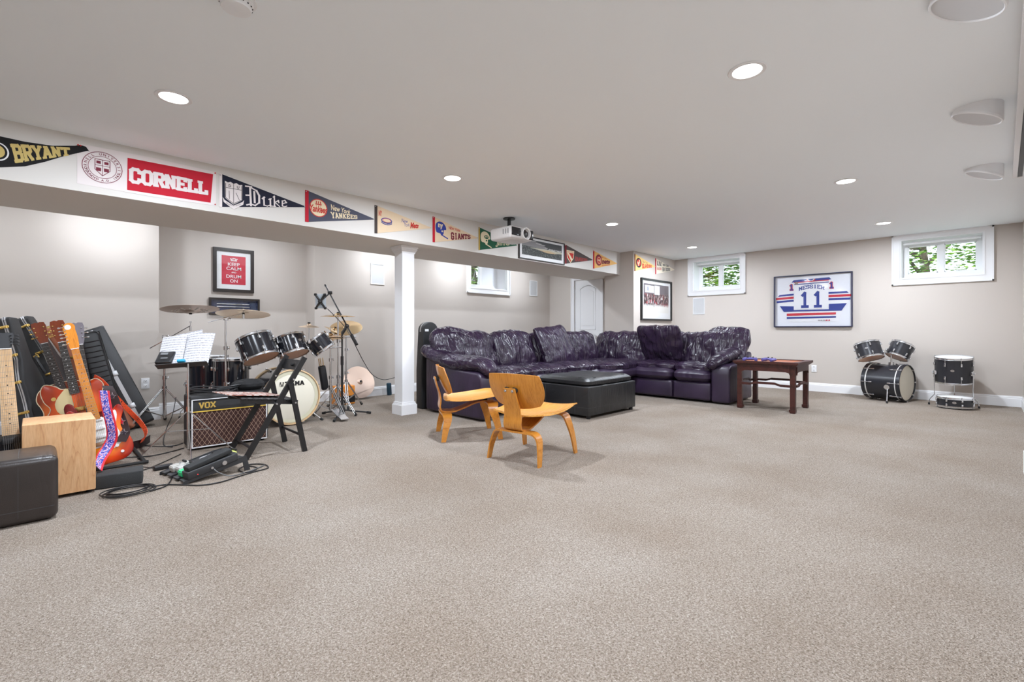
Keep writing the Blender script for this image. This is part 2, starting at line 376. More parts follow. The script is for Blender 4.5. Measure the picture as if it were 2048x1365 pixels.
# windows
glass, nt, b, N, L = nodes('window_glass', .02)
tr = N('ShaderNodeBsdfTransparent'); tr.inputs[0].default_value = (.95, .97, .96, 1); gl = N('ShaderNodeBsdfGlossy'); gl.inputs['Roughness'].default_value = .02
mxs = N('ShaderNodeMixShader'); mxs.inputs[0].default_value = .05; L(tr.outputs[0], mxs.inputs[1]); L(gl.outputs[0], mxs.inputs[2])
L(mxs.outputs[0], nt.nodes['Material Output'].inputs[0])
sashm = mat('vinyl_sash_white', (.82, .82, .83), .4)
screenm = mat('window_screen_white', (.75, .77, .80), .7)
def window(n, M, wd, hz, cw=.095, depth=.24, label='', left='glass', right='glass'):
    """local: x right, y up, z toward the room; opening wd x hz centred in x, bottom at y 0"""
    h = wd / 2; m = MB()
    for a, b, c, d in ((-h - cw, -cw, h + cw, 0), (-h - cw, hz, h + cw, hz + .064), (-h - cw, 0, -h, hz), (h, 0, h + cw, hz)):
        m.b2((a, b, 0), (c, d, .016)); 
    e = .018
    for a, b, c, d in ((-h - cw, -cw, h + cw, -cw + e), (-h - cw, -cw, -h - cw + e, hz + .064), (h + cw - e, -cw, h + cw, hz + .064), (-h - cw, hz + .046, h + cw, hz + .064)):
        m.b2((a, b, .016), (c, d, .030))
    e = .012
    for a, b, c, d in ((-h - e, -e, h + e, 0), (-h - e, hz, h + e, hz + e), (-h - e, 0, -h, hz), (h, 0, h + e, hz)):
        m.b2((a, b, .016), (c, d, .022))
    o = m.obj('window_%d' % n, white, M=M, smooth=False); struct(o, label)
    m = MB()
    for a, b, c, d in ((-h, 0, -h + .015, hz), (h - .015, 0, h, hz), (-h + .015, 0, h - .015, .015), (-h + .015, hz - .015, h - .015, hz)):
        m.b2((a, b, -depth - .1), (c, d, 0))
    m.obj('window_jamb', white, o, smooth=False)
    f = .07; z = -depth; m = MB(); h2 = h - .015
    for a, b, c, d in ((-h2, .015, h2, .015 + f), (-h2, hz - .015 - f, h2, hz - .015), (-h2, 0.015, -h2 + f * .8, hz - .015), (h2 - f * .8, .015, h2, hz - .015), (-.035, .015, .035, hz - .015)):
        e_ = .0008 * (b == .015 and d > .2); m.b2((a, b + e_ * 4, z - .04 + e_), (c, d - e_ * 4, z - e_))
    for s_ in (-1, 1):
        c0, c1 = sorted((s_ * .035, s_ * (h2 - f * .8))); q = .012
        for a, b, c, d in ((c0, .015 + f, c1, .015 + f + q), (c0, hz - .015 - f - q, c1, hz - .015 - f), (c0, .015 + f, c0 + q, hz - .015 - f), (c1 - q, .015 + f, c1, hz - .015 - f)):
            m.b2((a, b, z - .03), (c, d, z - .008))
    m.obj('window_sash', sashm, o, smooth=False)
    for s_, kind in ((-1, left), (1, right)):
        c0, c1 = sorted((s_ * .035, s_ * (h2 - f * .8)))
        MB().b2((c0, .015 + f, z - .024), (c1, hz - .015 - f, z - .018)).obj('window_pane', glass if kind == 'glass' else screenm, o)
    MB().cyl((-h + .03, hz - .055, -.10), (h - .03, hz - .055, -.10), .018, n=12).obj('window_shade', sashm, o)
    return o
for n, (y0, y1) in enumerate(WIN_Y):
    window(n + 1, MX(XW, (y0 + y1) / 2, WZ0), y1 - y0, WZ1 - WZ0, label=['small white basement window left of the framed jersey', 'small white basement window right of the framed jersey'][n])
o = window(3, MY((W3[0] + W3[1]) / 2, YB, 1.775), W3[1] - W3[0], .559, label='small white basement window partly hidden by the beam', right='screen')
m = MB(); m.tube([(-.33, .16, -.10), (-.30, .20, -.09), (-.24, .36, -.11)], .006); m.tube([(-.36, .15, -.10), (-.26, .15, -.10)], .007)
m.obj('window_crank', steel, o)

# closet door
doorm = mat('door_white_paint', (.82, .82, .83), .4)
m = MB(); cw = .075
for a, b, c, d in ((DY0 - cw, 0, DY0, DZ + cw - .01), (DY1, 0, DY1 + cw, DZ + cw - .01), (DY0, DZ, DY1, DZ + cw - .01)):
    m.b2((XD - .016, a, b), (XD, c, d)); 
for a, b, c, d in ((DY0 - cw, 0, DY0 - cw + .018, DZ + cw - .01), (DY1 + cw - .018, 0, DY1 + cw, DZ + cw - .01), (DY0 - cw, DZ + cw - .026, DY1 + cw, DZ + cw - .01)):
    m.b2((XD - .026, a, b), (XD - .016, c, d))
o = struct(m.obj('door_1', white, smooth=False), 'white closet door casing half hidden by the corner')
m = MB(); m.b2((XD + .02, DY0 + .004, .01), (XD + .05, DY1 - .004, DZ - .004))
F = MX(XD + .02, (DY0 + DY1) / 2, 0); pw = .185
def panel(mm, z0, z1, arch):
    out = [(-pw, z0), (pw, z0), (pw, z1 - arch)] + [(pw - 2 * pw * t, z1 - arch + arch * (1 - abs(2 * t - 1) ** 1.8 if arch else 0)) for t in [k / 14 for k in range(1, 14)]] + [(-pw, z1 - arch)]
    n = len(out)
    for i in range(n):
        mm.seg(out[i], out[(i + 1) % n], .014, 0, .008, 0, F); 
    c = ((0), (z0 + z1) / 2); inn = [(x * .80, c[1] + (y - c[1]) * (1 - .075 / (z1 - z0) * 2)) for x, y in out]
    mm.prism(inn, 0, .006, 0, F)
panel(m, .16, .90, 0); panel(m, 1.02, 1.90, .075)
dr = m.obj('door_panel', doorm, o, smooth=False)
for z in (.35, 1.1, 1.80):
    MB().cyl((XD + .01, DY1 - .001, z - .045), (XD + .01, DY1 - .001, z + .045), .007, n=8).obj('door_hinge', steel, dr)
MB().lathe([(0, 0), (.012, 0), (.012, .03), (.028, .04), (.030, .055), (.02, .068), (0, .07)], M=MX(XD + .02, DY0 + .07, .86)).obj('door_knob', steel, dr)

# electric outlets, wall speakers
def outlet(M, label, group=None, blank=False):
    t = thing('wall_outlet', label, 'outlet', M)
    MB().rbox((0, 0, .003), (.074, .118, .008), .003).obj('cover_plate', white, t)
    if not blank:
        for y in (-.028, .028):
            m = MB(); m.rbox((0, y, .008), (.034, .028, .004), .0015); r = m.obj('receptacle', white, t)
            m = MB()
            for x in (-.008, .008): m.box((x, y + .004, .0102), (.003, .009, .001))
            m.disc((0, y - .008), .0026, .0098, .0106); m.obj('socket_holes', black, r)
outlet(MY(.862, YB - .0005, .412), 'white electric outlet low on the wall behind the drum stand')
outlet(MX(XW - .0005, 1.93, .372), 'white electric outlet on the wall right of the rosewood table')
grillem, nt, b, N, L = nodes('speaker_grille_white', .6)
tc = N('ShaderNodeTexCoord'); v = N('ShaderNodeTexVoronoi'); v.inputs['Scale'].default_value = 180; v.inputs['Randomness'].default_value = 0
L(tc.outputs['Object'], v.inputs['Vector']); L(ramp(N, L, v.outputs['Distance'], [(.2, '9A9A9A'), (.35, 'C9CACB')]), b.inputs['Base Color'])
def wall_speaker(M, label):
    t = thing('wall_speaker', label, 'speaker', M, 'flush white wall speakers')
    m = MB(); w, h, e = .115, .16, .014
    for a, b, c, d in ((-w, -h, w, -h + e), (-w, h - e, w, h), (-w, -h + e, -w + e, h - e), (w - e, -h + e, w, h - e)): m.b2((a, b, 0), (c, d, .010))
    m.obj('speaker_frame', white, t, smooth=False)
    MB().b2((-w + e, -h + e, 0), (w - e, h - e, .005)).obj('speaker_grille', grillem, t)
wall_speaker(MX(XW - .0005, 3.84, 1.465), 'flush white wall speaker under the window left of the framed jersey')
wall_speaker(MY(3.696, YB - .0005, 1.86), 'flush white wall speaker on the back wall left of the column')
wall_speaker(MY(7.256, YB - .0005, 1.866), 'flush white wall speaker on the back wall between window and closet door')

# recessed downlights
lensm = mat('lamp_lens', (1, .98, .95), .5, emit=14)
LX, LY = [.588, 2.70, 5.35, 7.79], [3.44, .89]
names = {(0, 0): 'recessed ceiling light above the leaning guitars, leftmost in the photo', (1, 0): 'recessed ceiling light second from the left in the row beside the pennants',
         (2, 0): 'recessed ceiling light between the projector and the far corner, middle of the beam row', (3, 0): 'recessed ceiling light nearest the left window, smallest in the row beside the beam',
         (1, 1): 'largest recessed ceiling light, nearest the viewer at upper right', (2, 1): 'recessed ceiling light beside the round ceiling speakers', (3, 1): 'recessed ceiling light nearest the right window'}
def downlight(x, y, label, W=None, z=H):
    t = thing('ceiling_light', label, 'ceiling light', T(x, y, z), 'recessed ceiling lights')
    MB().lathe([(.070, 0), (.094, 0), (.096, -.003), (.092, -.007), (.074, -.006), (.070, -.002)], close=True).obj('light_trim', white, t)
    MB().cyl((0, 0, -.002), (0, 0, -.0045), .072, n=32).obj('light_lens', lensm, t)
    l = bpy.data.lights.new('downlight', 'AREA'); l.shape = 'DISK'; l.size = .115; l.energy = W or LAMP_W; l.color = LAMP_COL
    lo = bpy.data.objects.new('downlight_lamp', l); COL.objects.link(lo); lo.parent = t; lo.location = (0, 0, -.012)
for i, x in enumerate(LX):
    for j, y in enumerate(LY):
        downlight(x, y, names.get((i, j), 'recessed ceiling light directly above the camera, outside the view'))
for y in LY: downlight(-1.6, y, 'added fill light in the ceiling behind the camera, outside the view', 18.0)  # unseen downlights added behind the camera to even out the room light
for x in (-.9, .55, 2.0, 3.7, 5.1, 6.6):
    downlight(x, 6.12, 'recessed ceiling light hidden behind the beam', 9.0)

# surface ceiling speakers, smoke detector
spkf = mat('speaker_cloth_grey', (.62, .62, .63), .8, bump=.2, bscale=600)
def ceil_speaker(x, y, label, r=.118):
    t = thing('ceiling_speaker', label, 'speaker', T(x, y, H), 'round ceiling speakers')
    # wedge-shaped round housing: deep on the wall side, flush on the other
    m = MB(); n = 40; k = []
    for i in range(n):
        a = 2 * pi * i / n; k.append((r * cos(a), r * sin(a)))
    vs = [(x_, y_, 0) for x_, y_ in k] + [(x_, y_, -.012 - .095 * (.5 - y_ / r / 2)) for x_, y_ in k]
    m.add(vs, [(i, n + i, n + (i + 1) % n, (i + 1) % n) for i in range(n)])
    m.obj('speaker_housing', white, t)
    ang = math.degrees(math.atan2(.095, 2 * r)); M = T(0, 0, -.012 - .0475) @ RX(ang)
    rr = r / cos(R(ang))
    MB().lathe([(rr * .93, 0), (rr * 1.0, 0), (rr * 1.0, -.012), (rr * .96, -.016), (rr * .93, -.012)], n=40, M=M, close=True).obj('speaker_rim', white, t)
    MB().cyl((0, 0, 0), (0, 0, -.009), rr * .94, n=40, M=M).obj('speaker_grille', spkf, t)
ceil_speaker(2.70, .035, 'round white ceiling speaker cut off by the top of the picture')
ceil_speaker(4.17, .01, 'round white ceiling speaker in the middle of the three along the right')
ceil_speaker(5.74, -.03, 'round white ceiling speaker farthest from the camera of the three')
t = thing('smoke_detector', 'round white smoke detector on the ceiling at the top edge', 'smoke detector', T(.60, 2.235, H))
MB().lathe([(.001, -.006), (.078, -.006), (.08, -.001), (.08, 0)], n=32).obj('mounting_plate', white, t)
MB().lathe([(.066, -.006), (.066, -.018), (.060, -.022), (.060, -.030), (.056, -.042), (.03, -.048), (.001, -.049)], n=32).obj('detector_body', white, t)
m = MB()
for i in range(18):
    a = 2 * pi * i / 18; m.box((.0605 * cos(a), .0605 * sin(a), -.026), (.005, .005, .004))
m.obj('vent_holes', black, t)

# projection screen housing along the right wall
P0, P1 = V((6.0, -.205, 0)), V((2.3, -.115, 0)); dd = (P1 - P0).normalized()
t = thing('projection_screen', 'long white ceiling-mounted projection screen housing at the upper right edge', 'projection screen', frame((6.0, -.205, H), dd, V((-dd.y, dd.x, 0)), V((0, 0, 1))))
L_ = (P1 - P0).length; s_ = 1 if V((-dd.y, dd.x, 0)).y > 0 else -1
m = MB(); m.b2((0, 0, -.075), (L_, s_ * -.012, 0)); m.b2((0, s_ * -.012, -.075), (L_, s_ * -.028, -.066)); m.b2((0, s_ * -.06, -.075), (.012, s_ * -.012, -.001)); m.b2((0, s_ * -.13, -.03), (L_, s_ * -.06, -.001)); m.b2((L_ - .01, s_ * -.13, -.075), (L_, s_ * -.012, -.001))
m.obj('screen_housing', white, t, smooth=False)
MB().b2((.03, s_ * -.030, -.07), (L_ - .02, s_ * -.058, -.03)).obj('screen_roll', black, t)

# trees outside
lawnm = mat('lawn_green', (.08, .16, .03), .9, var=.4, vscale=6, bump=.6, bscale=80)
m = MB(); m.b2((XW + .3, -4, 1.40), (16, 12, 1.5)); m.b2((4, YK + .3, 1.40), (XW + .3, 12, 1.5)); tag(m.obj('lawn', lawnm, smooth=False), 'grass outside at the height of the basement window sills', 'lawn', kind='stuff')
leafm = mat('leaf_green', (.16, .30, .035), .5, var=.5, vscale=3)
barkm = mat('bark', (.09, .07, .05), .9, bump=.5)
def tree(x, y, z, rx, ry, rz, n, label, seed, sz=.07):
    rnd = random.Random(seed); t = thing('leafy_tree', label, 'tree', T(x, y, 1.5), 'trees outside the windows'); m = MB(); z -= 1.5
    for i in range(n):
        while True:
            p = V((rnd.uniform(-1, 1), rnd.uniform(-1, 1), rnd.uniform(-1, 1)))
            if p.length < 1 and noise.noise(V((p.x * 2.3 + seed, p.y * 2.3, p.z * 2.3))) > -.12: break
        c = V((p.x * rx, p.y * ry, z + p.z * rz)); s_ = sz * rnd.uniform(.6, 1.4)
        M = T(c) @ Matrix.Rotation(rnd.uniform(0, 6.28), 4, 'Z') @ Matrix.Rotation(rnd.uniform(-1.0, 1.0), 4, 'X')
        m.add([(-s_, 0, 0), (0, -s_ * .45, -.01), (s_, 0, 0), (0, s_ * .45, -.01), ], [(0, 1, 2, 3)], 0, M)
    m.obj('foliage', leafm, t, smooth=False)
    m = MB(); m.tube([(0, 0, 0), (.02, .05, max(.1, z - rz * .5)), (0, .2, z + rz * .6)], [.12, .08, .03])
    for k in range(5):
        a = rnd.uniform(0, 6.28); m.tube([(0, .1, z - rz * .4 + k * .2), (rx * .6 * cos(a), ry * .6 * sin(a), z + rnd.uniform(-.3, .6))], [.04, .01])
    m.obj('trunk', barkm, t)
tree(11.8, 5.0, 2.1, .9, 1.5, 1.5, 11000, 'bright green tree seen through the window left of the framed jersey', 3, .055)
tree(12.6, .7, 2.7, 1.0, 1.7, 1.6, 5200, 'sparse green tree seen through the window right of the framed jersey', 11, .05)
tree(7.3, 8.4, 2.4, 1.2, .7, 1.2, 4500, 'dark leafy shrub seen through the half hidden back window', 5, .05)

# ============================================================= FURNITURE
def sq(s, t, p=.5):
    """square [-1,1]^2 to rounded square"""
    return s * math.sqrt(1 - p * t * t), t * math.sqrt(1 - p * s * s)
def lounge_chair(M, label):
    t = thing('lounge_chair', label, 'chair', M, 'bent plywood lounge chairs')
    # seat: moulded panel, scooped, edges rolling down at the front
    def seat(u, v):
        x, y = sq(u * 2 - 1, v * 2 - 1, .19)
        X = .05 + x * .275; Y = y * .275 * (1 - .06 * (x < 0) * abs(x))
        z = .348 + .030 * abs(y) ** 2.2 + .020 * (x + .35) ** 2 * (1 if x > -.35 else 2.6) + .018 * x - .05 * max(0, x - .55) ** 2 * 3
        return (X, Y, z)
    MB().shell(seat, 28, 28, .011).obj('seat', plyh, t)
    # backrest: rounded rectangle curved round the sitter, tilted back
    def back(u, v):
        a, b = sq(u * 2 - 1, v * 2 - 1, .29 - .06 * (2 * v - 1))
        y = a * .250 * (1 + .05 * b); h = b * .145
        x = .055 * (abs(a)) ** 2.0 - .004 * b + .018 * b * b
        tl = R(19); return (-.262 + x * cos(tl) - h * sin(tl), -y, .535 + h * cos(tl) + x * sin(tl) * .5)
    MB().shell(back, 28, 20, .010).obj('backrest', plyv, t)
    # spine
    sp = spline([(-.312, 0, .565), (-.298, 0, .50), (-.272, 0, .42), (-.262, 0, .35), (-.268, 0, .295), (-.255, 0, .256), (-.215, 0, .243), (-.14, 0, .243), (-.04, 0, .275), (.06, 0, .315), (.16, 0, .332), (.235, 0, .330)], 5)
    wd = [.105 + .055 * min(1, i / 16) for i in range(len(sp))]
    MB().band(sp, (0, 1, 0), wd, .013).obj('spine', plyv, t)
    def leg(x0, x1, half, top, inner, w0, w1, name, hgt):
        p = [(x0, -half, 0), (x0 + (x1 - x0) * .5, -half * .955, top * .45), (x1, -half * .88, top * .78), (x1, -half * .76, top * .95), (x1, -half * .55, top), (x1, 0, top + hgt)]
        p = p + [(a, -b, c) for a, b, c in p[-2::-1]]
        s_ = spline(p, 5); k = len(s_) - 1
        wd = [w1 - (w1 - w0) * abs(2 * i / k - 1) ** 1.6 for i in range(k + 1)]
        MB().band(s_, (1, 0, 0), wd, .013).obj(name, plyv, t)
    leg(-.255, -.215, .235, .232, 0, .040, .095, 'rear_leg_pair', 0)
    leg(.265, .205, .250, .325, 0, .042, .115, 'front_leg_pair', -.006)
    for y in (-.032, .032):
        MB().lathe([(0, .006), (.008, .005), (.011, .0), (0, 0)], n=12, M=T(-.3165, y, .545) @ RY(-104)).obj('screw', steel, t)
    m = MB()
    for y in (-.034, .034): m.cyl((-.303, y, .553), (-.275, y, .546), .022, n=16)
    m.obj('shock_mount', rubber, t)
    for x, y in ((.16, -.06), (.16, .06)): MB().cyl((x, y, .337), (x, y, .352), .02, n=14).obj('shock_mount', rubber, t)
    return t
lounge_chair(T(2.80, 2.545, 0) @ RZ(8.7), 'honey plywood lounge chair seen from behind, nearer the camera')
lounge_chair(T(2.905, 3.47, 0) @ RZ(-30.5), 'honey plywood lounge chair standing sideways before the sofa arm')

# ---- cushions
def cushion(size, n=22, ex=3.2, ez=2.2, fold=.012, fs=5, seed=0, sag=0, pinch=0, dirx=1.0, diry=1.0, ridge=.5):
    """puffy leather pad, centred, size (x,y,z); z is the thin axis"""
    bm = bmesh.new(); bmesh.ops.create_cube(bm, size=2); bmesh.ops.subdivide_edges(bm, edges=bm.edges[:], cuts=n - 1, use_grid_fill=True)
    a, b, c = [k / 2 for k in size]
    for v in bm.verts:
        x, y, z = v.co
        e = lambda q, k: math.copysign(abs(q) ** k, q)
        r = (abs(x) ** ex + abs(y) ** ex) ** (1 / ex)
        X, Y = (x, y) if r < 1e-6 else (x * max(abs(x), abs(y)) / r, y * max(abs(x), abs(y)) / r)
        rr = min(1, max(abs(X), abs(Y)) if r < 1e-6 else (abs(X) ** ex + abs(Y) ** ex) ** (1 / ex))
        edge = (1 - rr ** ez) ** .5 if rr < 1 else 0
        if max(abs(x), abs(y)) > .999: Z = z * .30; 
        else: Z = z * (.30 + .70 * edge)
        if pinch:
            k = (abs(x) * abs(y)) ** 2; X *= 1 + pinch * k; Y *= 1 + pinch * k; Z *= 1 - .5 * k
        p = V((X * a, Y * b, Z * c))
        q = V((p.x * fs * dirx + seed * 7.3, p.y * fs * diry + seed, p.z * fs * .6))
        n1 = noise.noise(q); n2 = noise.noise(q * 2.3 + V((3, 1, 7))); n3 = noise.noise(V((q.x * .5 + q.y * 1.7, q.y * .4 - q.x * .6, 9 + seed)))
        d = fold * (ridge * (1 - 3.2 * abs(n1)) + .8 * n3 + .45 * (1 - 3 * abs(n2)))
        nn = V((x * .35 * (abs(x) > .95), y * .35 * (abs(y) > .95), z if abs(z) > .95 else 0))
        if nn.length: p += nn.normalized() * d
        p.z -= sag * (1 - X * X) * (1 - Y * Y)
        v.co = p
    bm.verts.index_update(); m = MB(); m.add([v.co.copy() for v in bm.verts], [[v.index for v in f.verts] for f in bm.faces]); bm.free()
    return m
def soft(m, name, mt, parent, M):
    o = m.obj(name, mt, parent, M); o.data.polygons.foreach_set('use_smooth', [True] * len(o.data.polygons))
    for at in ('sharp_edge',):
        if at in o.data.attributes: o.data.attributes.remove(o.data.attributes[at])
    md = o.modifiers.new('sub', 'SUBSURF'); md.levels = 1; md.render_levels = 1
    return o
def rounded_block(m, poly, z0, z1, r=.03, M=None):
    """vertical prism of a plan outline with softened edges"""
    bm = bmesh.new(); vs = [bm.verts.new((x, y, z0)) for x, y in poly]; f = bm.faces.new(vs)
    ex = bmesh.ops.extrude_face_region(bm, geom=[f]); up = [q for q in ex['geom'] if isinstance(q, bmesh.types.BMVert)]
    for q in up: q.co.z = z1
    bmesh.ops.recalc_face_normals(bm, faces=bm.faces[:])
    es = [e for e in bm.edges if e.calc_face_angle(0) > R(25)]
    bmesh.ops.bevel(bm, geom=es, offset=r, segments=4, profile=.5, affect='EDGES', clamp_overlap=True)
    bm.verts.index_update(); m.add([v.co.copy() for v in bm.verts], [[v.index for v in f.verts] for f in bm.faces], 0, M); bm.free(); return m

sofa = thing('sectional_sofa', 'large L-shaped purple leather sectional sofa along the beam and corner', 'sofa', T(3.4, 3.85, 0))
SX, SY = 3.4, 3.85
def S(x, y, z): return T(x - SX, y - SY, z)
# arms: side slab with a curved top line (profile in the arm's plane), thickness w
def arm(name, prof, w, M):
    bm = bmesh.new(); vs = [bm.verts.new((x, 0, z)) for x, z in prof]; f = bm.faces.new(vs)
    ex = bmesh.ops.extrude_face_region(bm, geom=[f])
    for q in ex['geom']:
        if isinstance(q, bmesh.types.BMVert): q.co.y = w
    bmesh.ops.recalc_face_normals(bm, faces=bm.faces[:])
    es = [e for e in bm.edges if e.calc_face_angle(0) > R(30)]
    bmesh.ops.bevel(bm, geom=es, offset=.035, segments=4, profile=.5, affect='EDGES')
    bm.verts.index_update(); m = MB(); m.add([v.co.copy() for v in bm.verts], [[v.index for v in q.verts] for q in bm.faces]); bm.free()
    return m.obj(name, purples, sofa, M)
ap = [(0, .02), (0, .40), (.02, .49), (.08, .535), (.30, .545), (.55, .565), (.80, .63), (1.02, .70), (1.05, .66), (1.05, .02)]
# left arm: profile x along +Y from the front
arm('sofa_arm', ap, .24, frame((0.02, -.03, 0), V((0, 1, 0)), V((1, 0, 0)) * 1.0, V((0, 0, 1))) if False else T(.24, -.03, 0) @ RZ(90))
# right arm (at the end of the second leg): front at X=6.47, runs toward +X
arm('sofa_arm', [(x * .83, z) for x, z in ap], .25, S(6.47, 2.35, 0))
# arm pillows (long rolls)
def roll(pts, rad, name, parent, mt, seed=0, fold=.010, flat=.75):
    sp = spline(pts, 7); k = len(sp); n = 28; m = MB(); vs = []
    for i, p in enumerate(sp):
        t = (sp[min(i + 1, k - 1)] - sp[max(i - 1, 0)]).normalized(); x = V((0, 0, 1)); x = (x - t * x.dot(t)).normalized(); y = t.cross(x)
        u = i / (k - 1); env = (1 - abs(2 * u - 1) ** 6) ** .5 if 0 < u < 1 else .05
        rr = (rad[0] + (rad[1] - rad[0]) * u) * max(.08, env)
        for j in range(n):
            a = 2 * pi * j / n; d = x * cos(a) * flat + y * sin(a)
            q = p + d * rr; nz = noise.noise(V((q.x * 9 + seed, q.y * 9, q.z * 5))); n2 = noise.noise(V((u * 26 + seed, a * .8, 3)))
            vs.append(q + d * fold * (.6 * (1 - 3 * abs(nz)) + 1.0 * n2 * (.4 + abs(2 * u - 1))))
    fs = [(i * n + j, i * n + (j + 1) % n, (i + 1) * n + (j + 1) % n, (i + 1) * n + j) for i in range(k - 1) for j in range(n)]
    fs += [tuple(range(n - 1, -1, -1)), tuple(range((k - 1) * n, k * n))]
    m.add(vs, fs); return soft(m, name, mt, parent, I4)
roll([(.15, -.07, .50), (.13, .06, .60), (.11, .25, .62), (.08, .50, .625), (.05, .74, .67), (.03, .92, .73), (.02, 1.06, .765)], (.125, .130), 'arm_pillow', sofa, purple, 2)
o = roll([(3.08, -1.22, .47), (3.13, -1.27, .55), (3.25, -1.33, .615), (3.45, -1.36, .665), (3.65, -1.37, .71), (3.82, -1.37, .75), (3.92, -1.36, .77)], (.105, .125), 'arm_pillow', sofa, purple, 5)
# seat base and front panels, leg A along X (front Y=3.95), leg B along Y (front X=6.5)
m = MB(); m.b2((.25, .13, .03), (3.95, 1.02, .27)); m.b2((3.13, -1.20, .03), (3.95, .5, .27)); m.obj('sofa_base', purples, sofa)
# back frame
m = MB(); m.rbox((2.05, 1.0, .40), (3.85, .16, .74), .04); m.rbox((3.90, -.18, .40), (.16, 2.35, .74), .04); m.obj('sofa_back', purples, sofa)
# footrest panels and seats of leg B
for k, (y0, y1) in enumerate(((2.605, 3.145), (3.155, 3.80))):
    MB().rbox((6.47 + .06 - SX, (y0 + y1) / 2 - SY, .155), (.12, y1 - y0, .25), .035).obj('footrest_panel', purples, sofa)
    soft(cushion((.95, y1 - y0 + .01, .20), seed=3 + k, fold=.006, ex=7, ez=7), 'seat_base_cushion', purples, sofa, S(6.90, (y0 + y1) / 2, .365))
    soft(cushion((.86, y1 - y0 + .05, .17), seed=13 + k, fold=.016, fs=6, ex=5, ez=4), 'seat_cushion', purple, sofa, S(6.92, (y0 + y1) / 2, .455) @ RY(2))
for k, (x0, x1) in enumerate(((3.64, 4.36), (4.37, 5.10), (5.11, 5.84))):
    MB().rbox(((x0 + x1) / 2 - SX, .16, .155), (x1 - x0, .12, .25), .035).obj('footrest_panel', purples, sofa)
    soft(cushion((x1 - x0 + .01, .95, .20), seed=23 + k, fold=.012, ex=7, ez=7), 'seat_base_cushion', purples, sofa, S((x0 + x1) / 2, 4.36, .365))
    soft(cushion((x1 - x0 + .05, .86, .17), seed=33 + k, fold=.022, fs=6, ex=5, ez=4), 'seat_cushion', purple, sofa, S((x0 + x1) / 2, 4.36, .460))
MB().rbox((5.84 + .45 - SX, .30, .155), (.80, .20, .25), .05, M=None).obj('corner_panel', purples, sofa)
soft(cushion((1.45, 1.25, .20), seed=43, fold=.008, ex=4, ez=5), 'seat_base_cushion', purples, sofa, S(6.50, 4.32, .365) @ RZ(-5))
soft(cushion((1.35, 1.20, .17), seed=44, fold=.018, fs=5, ex=4, ez=4), 'seat_cushion', purple, sofa, S(6.50, 4.34, .455))
# back cushions; cushion local x=width, y=height, z=thickness facing
def backc(cx_, cy_, zc, wd, ht, th, face, tilt, seed, name='back_cushion', roll_=0, fold=.030, **kw):
    """face: heading (deg) the pad looks toward"""
    M = S(cx_, cy_, zc) @ RZ(face + 90) @ RX(90 - tilt) @ RZ(roll_)
    return soft(cushion((wd, ht, th), n=26, seed=seed, fold=fold, fs=4.2, dirx=1.9, diry=.8, ex=5.0, ez=3.0, **kw), name, purple, sofa, M)
backc(3.94, 4.70, .70, .84, .58, .34, -90, 18, 51)
backc(4.73, 4.70, .70, .78, .58, .34, -90, 18, 52)
backc(5.50, 4.70, .69, .78, .56, .32, -90, 16, 53)
backc(6.23, 4.66, .69, .80, .56, .32, -93, 16, 54)
backc(6.93, 4.25, .69, .98, .56, .32, -172, 16, 55)
backc(7.05, 3.46, .69, .74, .56, .32, 180, 16, 56)
backc(7.05, 2.80, .69, .84, .58, .34, 180, 18, 57)
# side wings that slump over the arms
soft(cushion((.75, .5, .22), n=24, seed=61, fold=.02, fs=5, ex=3, ez=2.5), 'back_wing', purple, sofa, S(3.76, 4.70, .80) @ RY(6) @ RX(60))
soft(cushion((.60, .55, .20), n=24, seed=62, fold=.02, fs=5, ex=3, ez=2.5, pinch=.12), 'back_wing', purple, sofa, S(7.08, 2.62, .80) @ RZ(-90) @ RX(58))
# loose pillows
def pillow(M, label, seed, wd=.62, ht=.62):
    o = soft(cushion((wd, ht, .20), n=26, seed=seed, fold=.016, fs=4, dirx=1.2, diry=1.2, ex=9, ez=1.8, pinch=.06), 'throw_pillow', purple, None, M)
    tag(o, label, 'pillow', 'loose purple leather pillows')
pillow(T(5.42, 4.46, .77) @ RZ(0) @ RX(66) @ RZ(4), 'loose square purple leather pillow on the long side of the sofa', 71, .68, .60)
pillow(T(6.82, 3.50, .775) @ RZ(90) @ RX(66) @ RZ(180), 'loose square purple leather pillow near the right end of the sofa', 72, .66, .62)

# ---- storage ottoman between the chair and the sofa
t = thing('storage_ottoman', 'black leather storage ottoman with padded lid before the sofa', 'ottoman', T(4.84, 3.50, 0) @ RZ(-.3))
w2, d2 = .50, .41
m = MB(); m.rbox((0, 0, .20), (2 * w2, 2 * d2, .33), .012)
m.obj('ottoman_body', blackl, t)
m = MB()
for x in (-.28, .28): m.b2((x - .0015, -d2 - .0012, .04), (x + .0015, -d2, .36))
for y in (-.22, .22): m.b2((-w2 - .0012, y - .0015, .04), (-w2, y + .0015, .36))
m.b2((-w2, -d2 - .0012, .125), (w2, -d2, .1275)); m.b2((-w2 - .0012, -d2, .125), (-w2, d2, .1275)); m.obj('stitching', mat('grey_stitching', (.06, .06, .062), .6), t, smooth=False)
lid = MB(); soft(cushion((2 * w2 - .04, 2 * d2 - .04, .12), n=20, seed=81, fold=.005, ex=14, ez=9, fs=4), 'ottoman_lid', blackl, t, T(0, 0, .40))
m = MB()
for x in (-.30, .30): m.b2((x - .002, -d2 + .04, .4535), (x + .002, d2 - .04, .459))
for y in (-.24, .24): m.b2((-w2 + .04, y - .002, .4535), (w2 - .04, y + .002, .459))
m.obj('lid_seam', blackl, t)
for x in (-.45, .45):
    for y in (-.37, .37): MB().cyl((x, y, 0), (x, y, .04), .022, .028, n=12).obj('foot', black, t)

